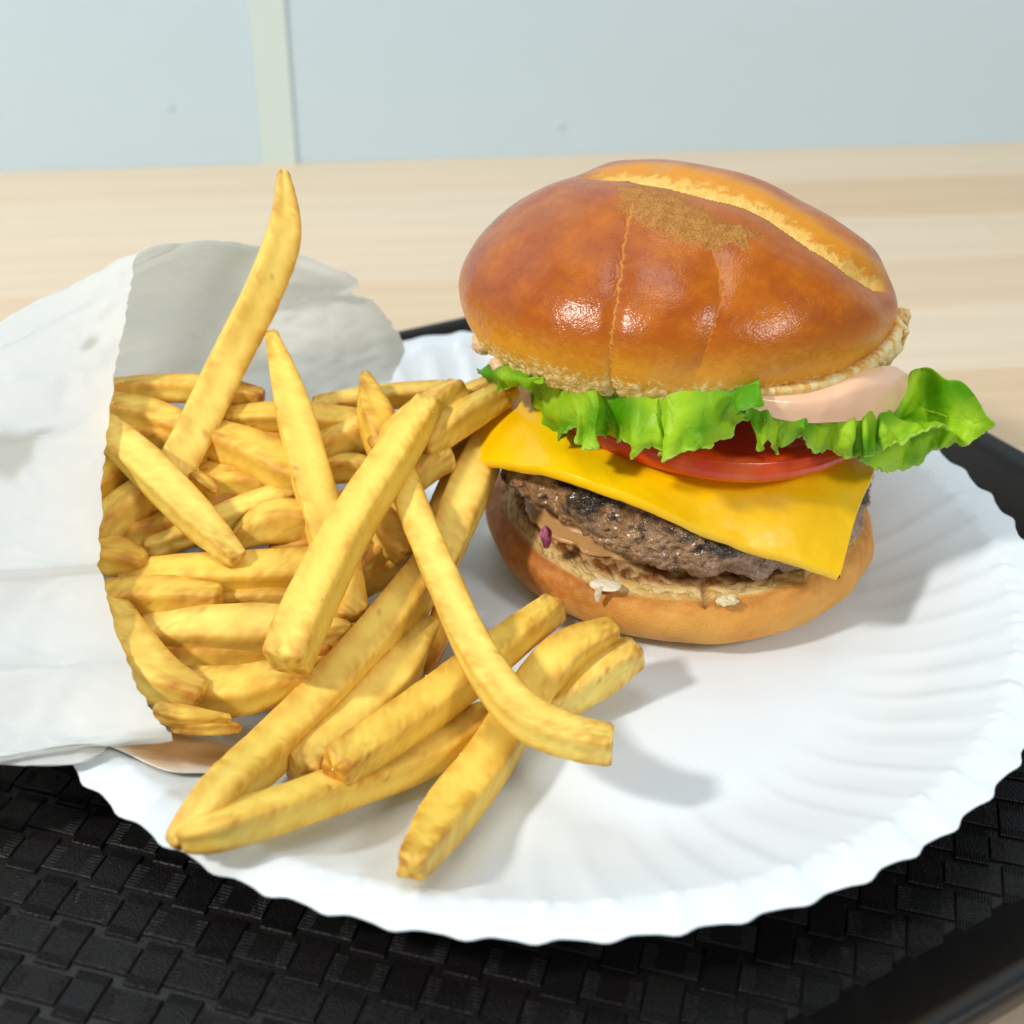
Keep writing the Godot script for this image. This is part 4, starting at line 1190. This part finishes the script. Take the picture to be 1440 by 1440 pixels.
func fry(label: String, pts: Array, widths: Array, ends: String, brown: float, seed_: int) -> void:
	var r := RandomNumberGenerator.new()
	r.seed = 1000 + seed_
	var dense := spline(pts, 120)
	var w3: Array = []
	for w in widths: w3.append(Vector3(w * 0.94, 0, 0) * 0.001)
	var wd := spline(w3, 120)
	var length := 0.0
	var at := PackedFloat32Array([0.0])
	for i in 119:
		length += dense[i].distance_to(dense[i + 1])
		at.append(length)
	var centre := dense[60]
	# ring places along the fry, closer at the ends
	var wm: float = wd[60].x
	var places := PackedFloat32Array()
	for q in [0.0, 0.03, 0.1, 0.22, 0.4, 0.65, 1.0]: places.append(q * wm)
	var n_mid := int((length - 2.2 * wm) / 0.0011)
	for i in range(1, n_mid): places.append(1.0 * wm + (length - 2.0 * wm) * i / n_mid)
	for q in [1.0, 0.65, 0.4, 0.22, 0.1, 0.03, 0.0]: places.append(length - q * wm)
	var M := 28
	var P := PackedVector3Array()
	var C := PackedColorArray()
	var off := Vector3(seed_ * 37.0, seed_ * 11.0, 0)
	var flat_ := 0.80 + r.randf() * 0.22
	var twist := (r.randf() - 0.5) * 0.9
	var roll := (r.randf() - 0.5) * 0.5
	var pale := lin(255, 232, 126).lerp(lin(253, 220, 92), r.randf() * 0.8)
	var gold := lin(246, 192, 40)
	var dark := lin(166, 90, 12)
	var amber := lin(236, 164, 22)
	var whole: Vector3 = (dense[119] - dense[0]).normalized()
	var up := Vector3.UP if absf(whole.y) < 0.55 else Vector3.BACK
	var k := 0
	var cut0 := (r.randf() - 0.5) * 0.5
	var cut1 := (r.randf() - 0.5) * 0.5
	for s in places:
		while k < 118 and at[k + 1] < s: k += 1
		while k > 0 and at[k] > s: k -= 1
		var f := clampf((s - at[k]) / maxf(at[k + 1] - at[k], 1e-7), 0, 1)
		var c := dense[k].lerp(dense[k + 1], f)
		var w: float = lerpf(wd[k].x, wd[k + 1].x, f)
		var tan_ := (dense[mini(k + 3, 119)] - dense[maxi(k - 3, 0)]).normalized()
		var sx := tan_.cross(up).normalized()
		var sy := sx.cross(tan_).normalized()
		var ang := roll + twist * (s / length - 0.5)
		var ax := sx * cos(ang) + sy * sin(ang)
		var ay := -sx * sin(ang) + sy * cos(ang)
		var e0 := s
		var e1 := length - s
		var sc := 1.0
		for q in [[e0, ends[0], wd[0].x], [e1, ends[1], wd[119].x]]:
			var e: float = q[0]
			if q[1] == "c":
				sc *= 0.90 + 0.10 * smoothstep(0.0, 0.25 * wm, e)
			else:
				var reach: float = wm * (0.34 if q[1] == "r" else 0.3)
				if e < reach:
					var g := 1.0 - e / reach
					sc *= pow(maxf(0.0, 1.0 - pow(g, 2.6)), 0.42)
		sc = maxf(sc, 0.02)
		var tip := maxf(exp(-e0 / 0.006), exp(-e1 / 0.006))
		for j in M:
			var a := TAU * j / M
			var ca := cos(a)
			var sa := sin(a)
			var n := 6.5
			var rad := 1.0 / pow(pow(absf(ca), n) + pow(absf(sa), n), 1.0 / n)
			var corner := clampf((rad - 1.0) / 0.22, 0, 1)
			var x := ca * rad * w * sc
			var y := sa * rad * w * flat_ * sc
			var p := c + ax * x + ay * y
			if ends[0] == "c" and e0 < wm: p += tan_ * x * cut0 * (1.0 - e0 / wm)
			if ends[1] == "c" and e1 < wm: p -= tan_ * x * cut1 * (1.0 - e1 / wm)
			var mm := p * 1000.0 + off
			var ns := n_soft.get_noise_3dv(mm)
			var nf := n_fine.get_noise_3dv(mm)
			var outw := (ax * ca + ay * sa)
			p += outw * sc * (0.00020 * ns + 0.00009 * nf - 0.00030 * (1.0 - corner))
			P.append(p - centre)
			var b := clampf(0.10 + 0.20 * ns + 0.16 * nf + 0.60 * brown, 0, 1)
			var col := pale.lerp(gold, b)
			col = col.lerp(amber, 0.60 * corner * clampf(0.62 + 0.25 * ns + 0.4 * nf, 0, 1))
			col = col.lerp(dark, clampf(0.5 * corner * clampf(0.05 + 0.6 * ns + 0.5 * nf + 0.6 * brown, 0, 1) + 0.65 * tip * clampf(0.4 + nf + 0.8 * brown, 0, 1) + 0.7 * brown * clampf(0.2 + 0.9 * ns, 0, 1), 0, 0.85))
			if nf > 0.62 and brown > 0.1: col = col.lerp(lin(140, 76, 14), 0.4)
			C.append(col)
			if corner > 0.5 and r.randf() < 0.012 and p.y > c.y: grain_spots.append(p)
	# close the ends
	var rings := places.size()
	for e in 2:
		var b := 0 if e == 0 else (rings - 1) * M
		var mean := Vector3.ZERO
		for j in M: mean += P[b + j]
		mean /= M
		if e == 0:
			var P2 := PackedVector3Array()
			var C2 := PackedColorArray()
			for q in [0.0, 0.5, 0.9]:
				for j in M:
					P2.append(mean.lerp(P[j], q))
					C2.append(C[j])
			P2.append_array(P)
			C2.append_array(C)
			P = P2
			C = C2
			rings += 3
		else:
			for q in [0.9, 0.5, 0.0]:
				for j in M:
					P.append(mean.lerp(P[b + j], q))
					C.append(C[b + j])
			rings += 3
	var o := MeshInstance3D.new()
	o.name = numbered("french_fry")
	o.mesh = grid_mesh(P, M, rings, true, true, C)
	o.material_override = fry_mat
	o.position = centre
	add_child(o)
	tag(o, label, "french fry", "french fries spilling from the paper bag")

func small_bits() -> void:
	# salt on the fries and crumbs on the tray: nobody could count them
	var g := SphereMesh.new()
	g.radius = 0.00028
	g.height = 0.0005
	g.radial_segments = 6
	g.rings = 4
	var r := RandomNumberGenerator.new()
	r.seed = 9
	var mm := MultiMesh.new()
	mm.transform_format = MultiMesh.TRANSFORM_3D
	mm.mesh = g
	var n := mini(grain_spots.size(), 260)
	mm.instance_count = n
	for i in n:
		var p: Vector3 = grain_spots[i * grain_spots.size() / n]
		mm.set_instance_transform(i, Transform3D(Basis.from_euler(Vector3(r.randf(), r.randf(), r.randf()) * 6.0).scaled(Vector3.ONE * (0.35 + r.randf() * 0.6)), p))
	var o := MultiMeshInstance3D.new()
	o.name = "salt_grains"
	o.multimesh = mm
	o.material_override = mat(Color(0.93, 0.84, 0.62), 0.4)
	add_child(o)
	tag(o, "tiny pale grains of salt clinging to the fries", "salt", "", "stuff")
	var cm := MultiMesh.new()
	cm.transform_format = MultiMesh.TRANSFORM_3D
	cm.mesh = g
	cm.instance_count = 46
	var turn := Transform3D(Basis(Vector3.UP, TRAY_TURN), PLATE)
	var i := 0
	while i < 46:
		var q := Vector2(-0.19 + r.randf() * 0.29, 0.0 + r.randf() * 0.118)
		if q.length() < 0.117: continue
		cm.set_instance_transform(i, Transform3D(Basis.from_euler(Vector3(r.randf(), r.randf(), r.randf()) * 6.0).scaled(Vector3(0.5 + r.randf(), 0.4, 0.4 + r.randf() * 0.6) * 0.8), turn * Vector3(q.x, 0.0043, q.y)))
		i += 1
	var c := MultiMeshInstance3D.new()
	c.name = "tray_crumbs"
	c.multimesh = cm
	c.material_override = mat(Color(0.66, 0.65, 0.60), 0.6)
	add_child(c)
	tag(c, "pale specks of crumb and salt scattered on the black tray", "crumbs", "", "stuff")
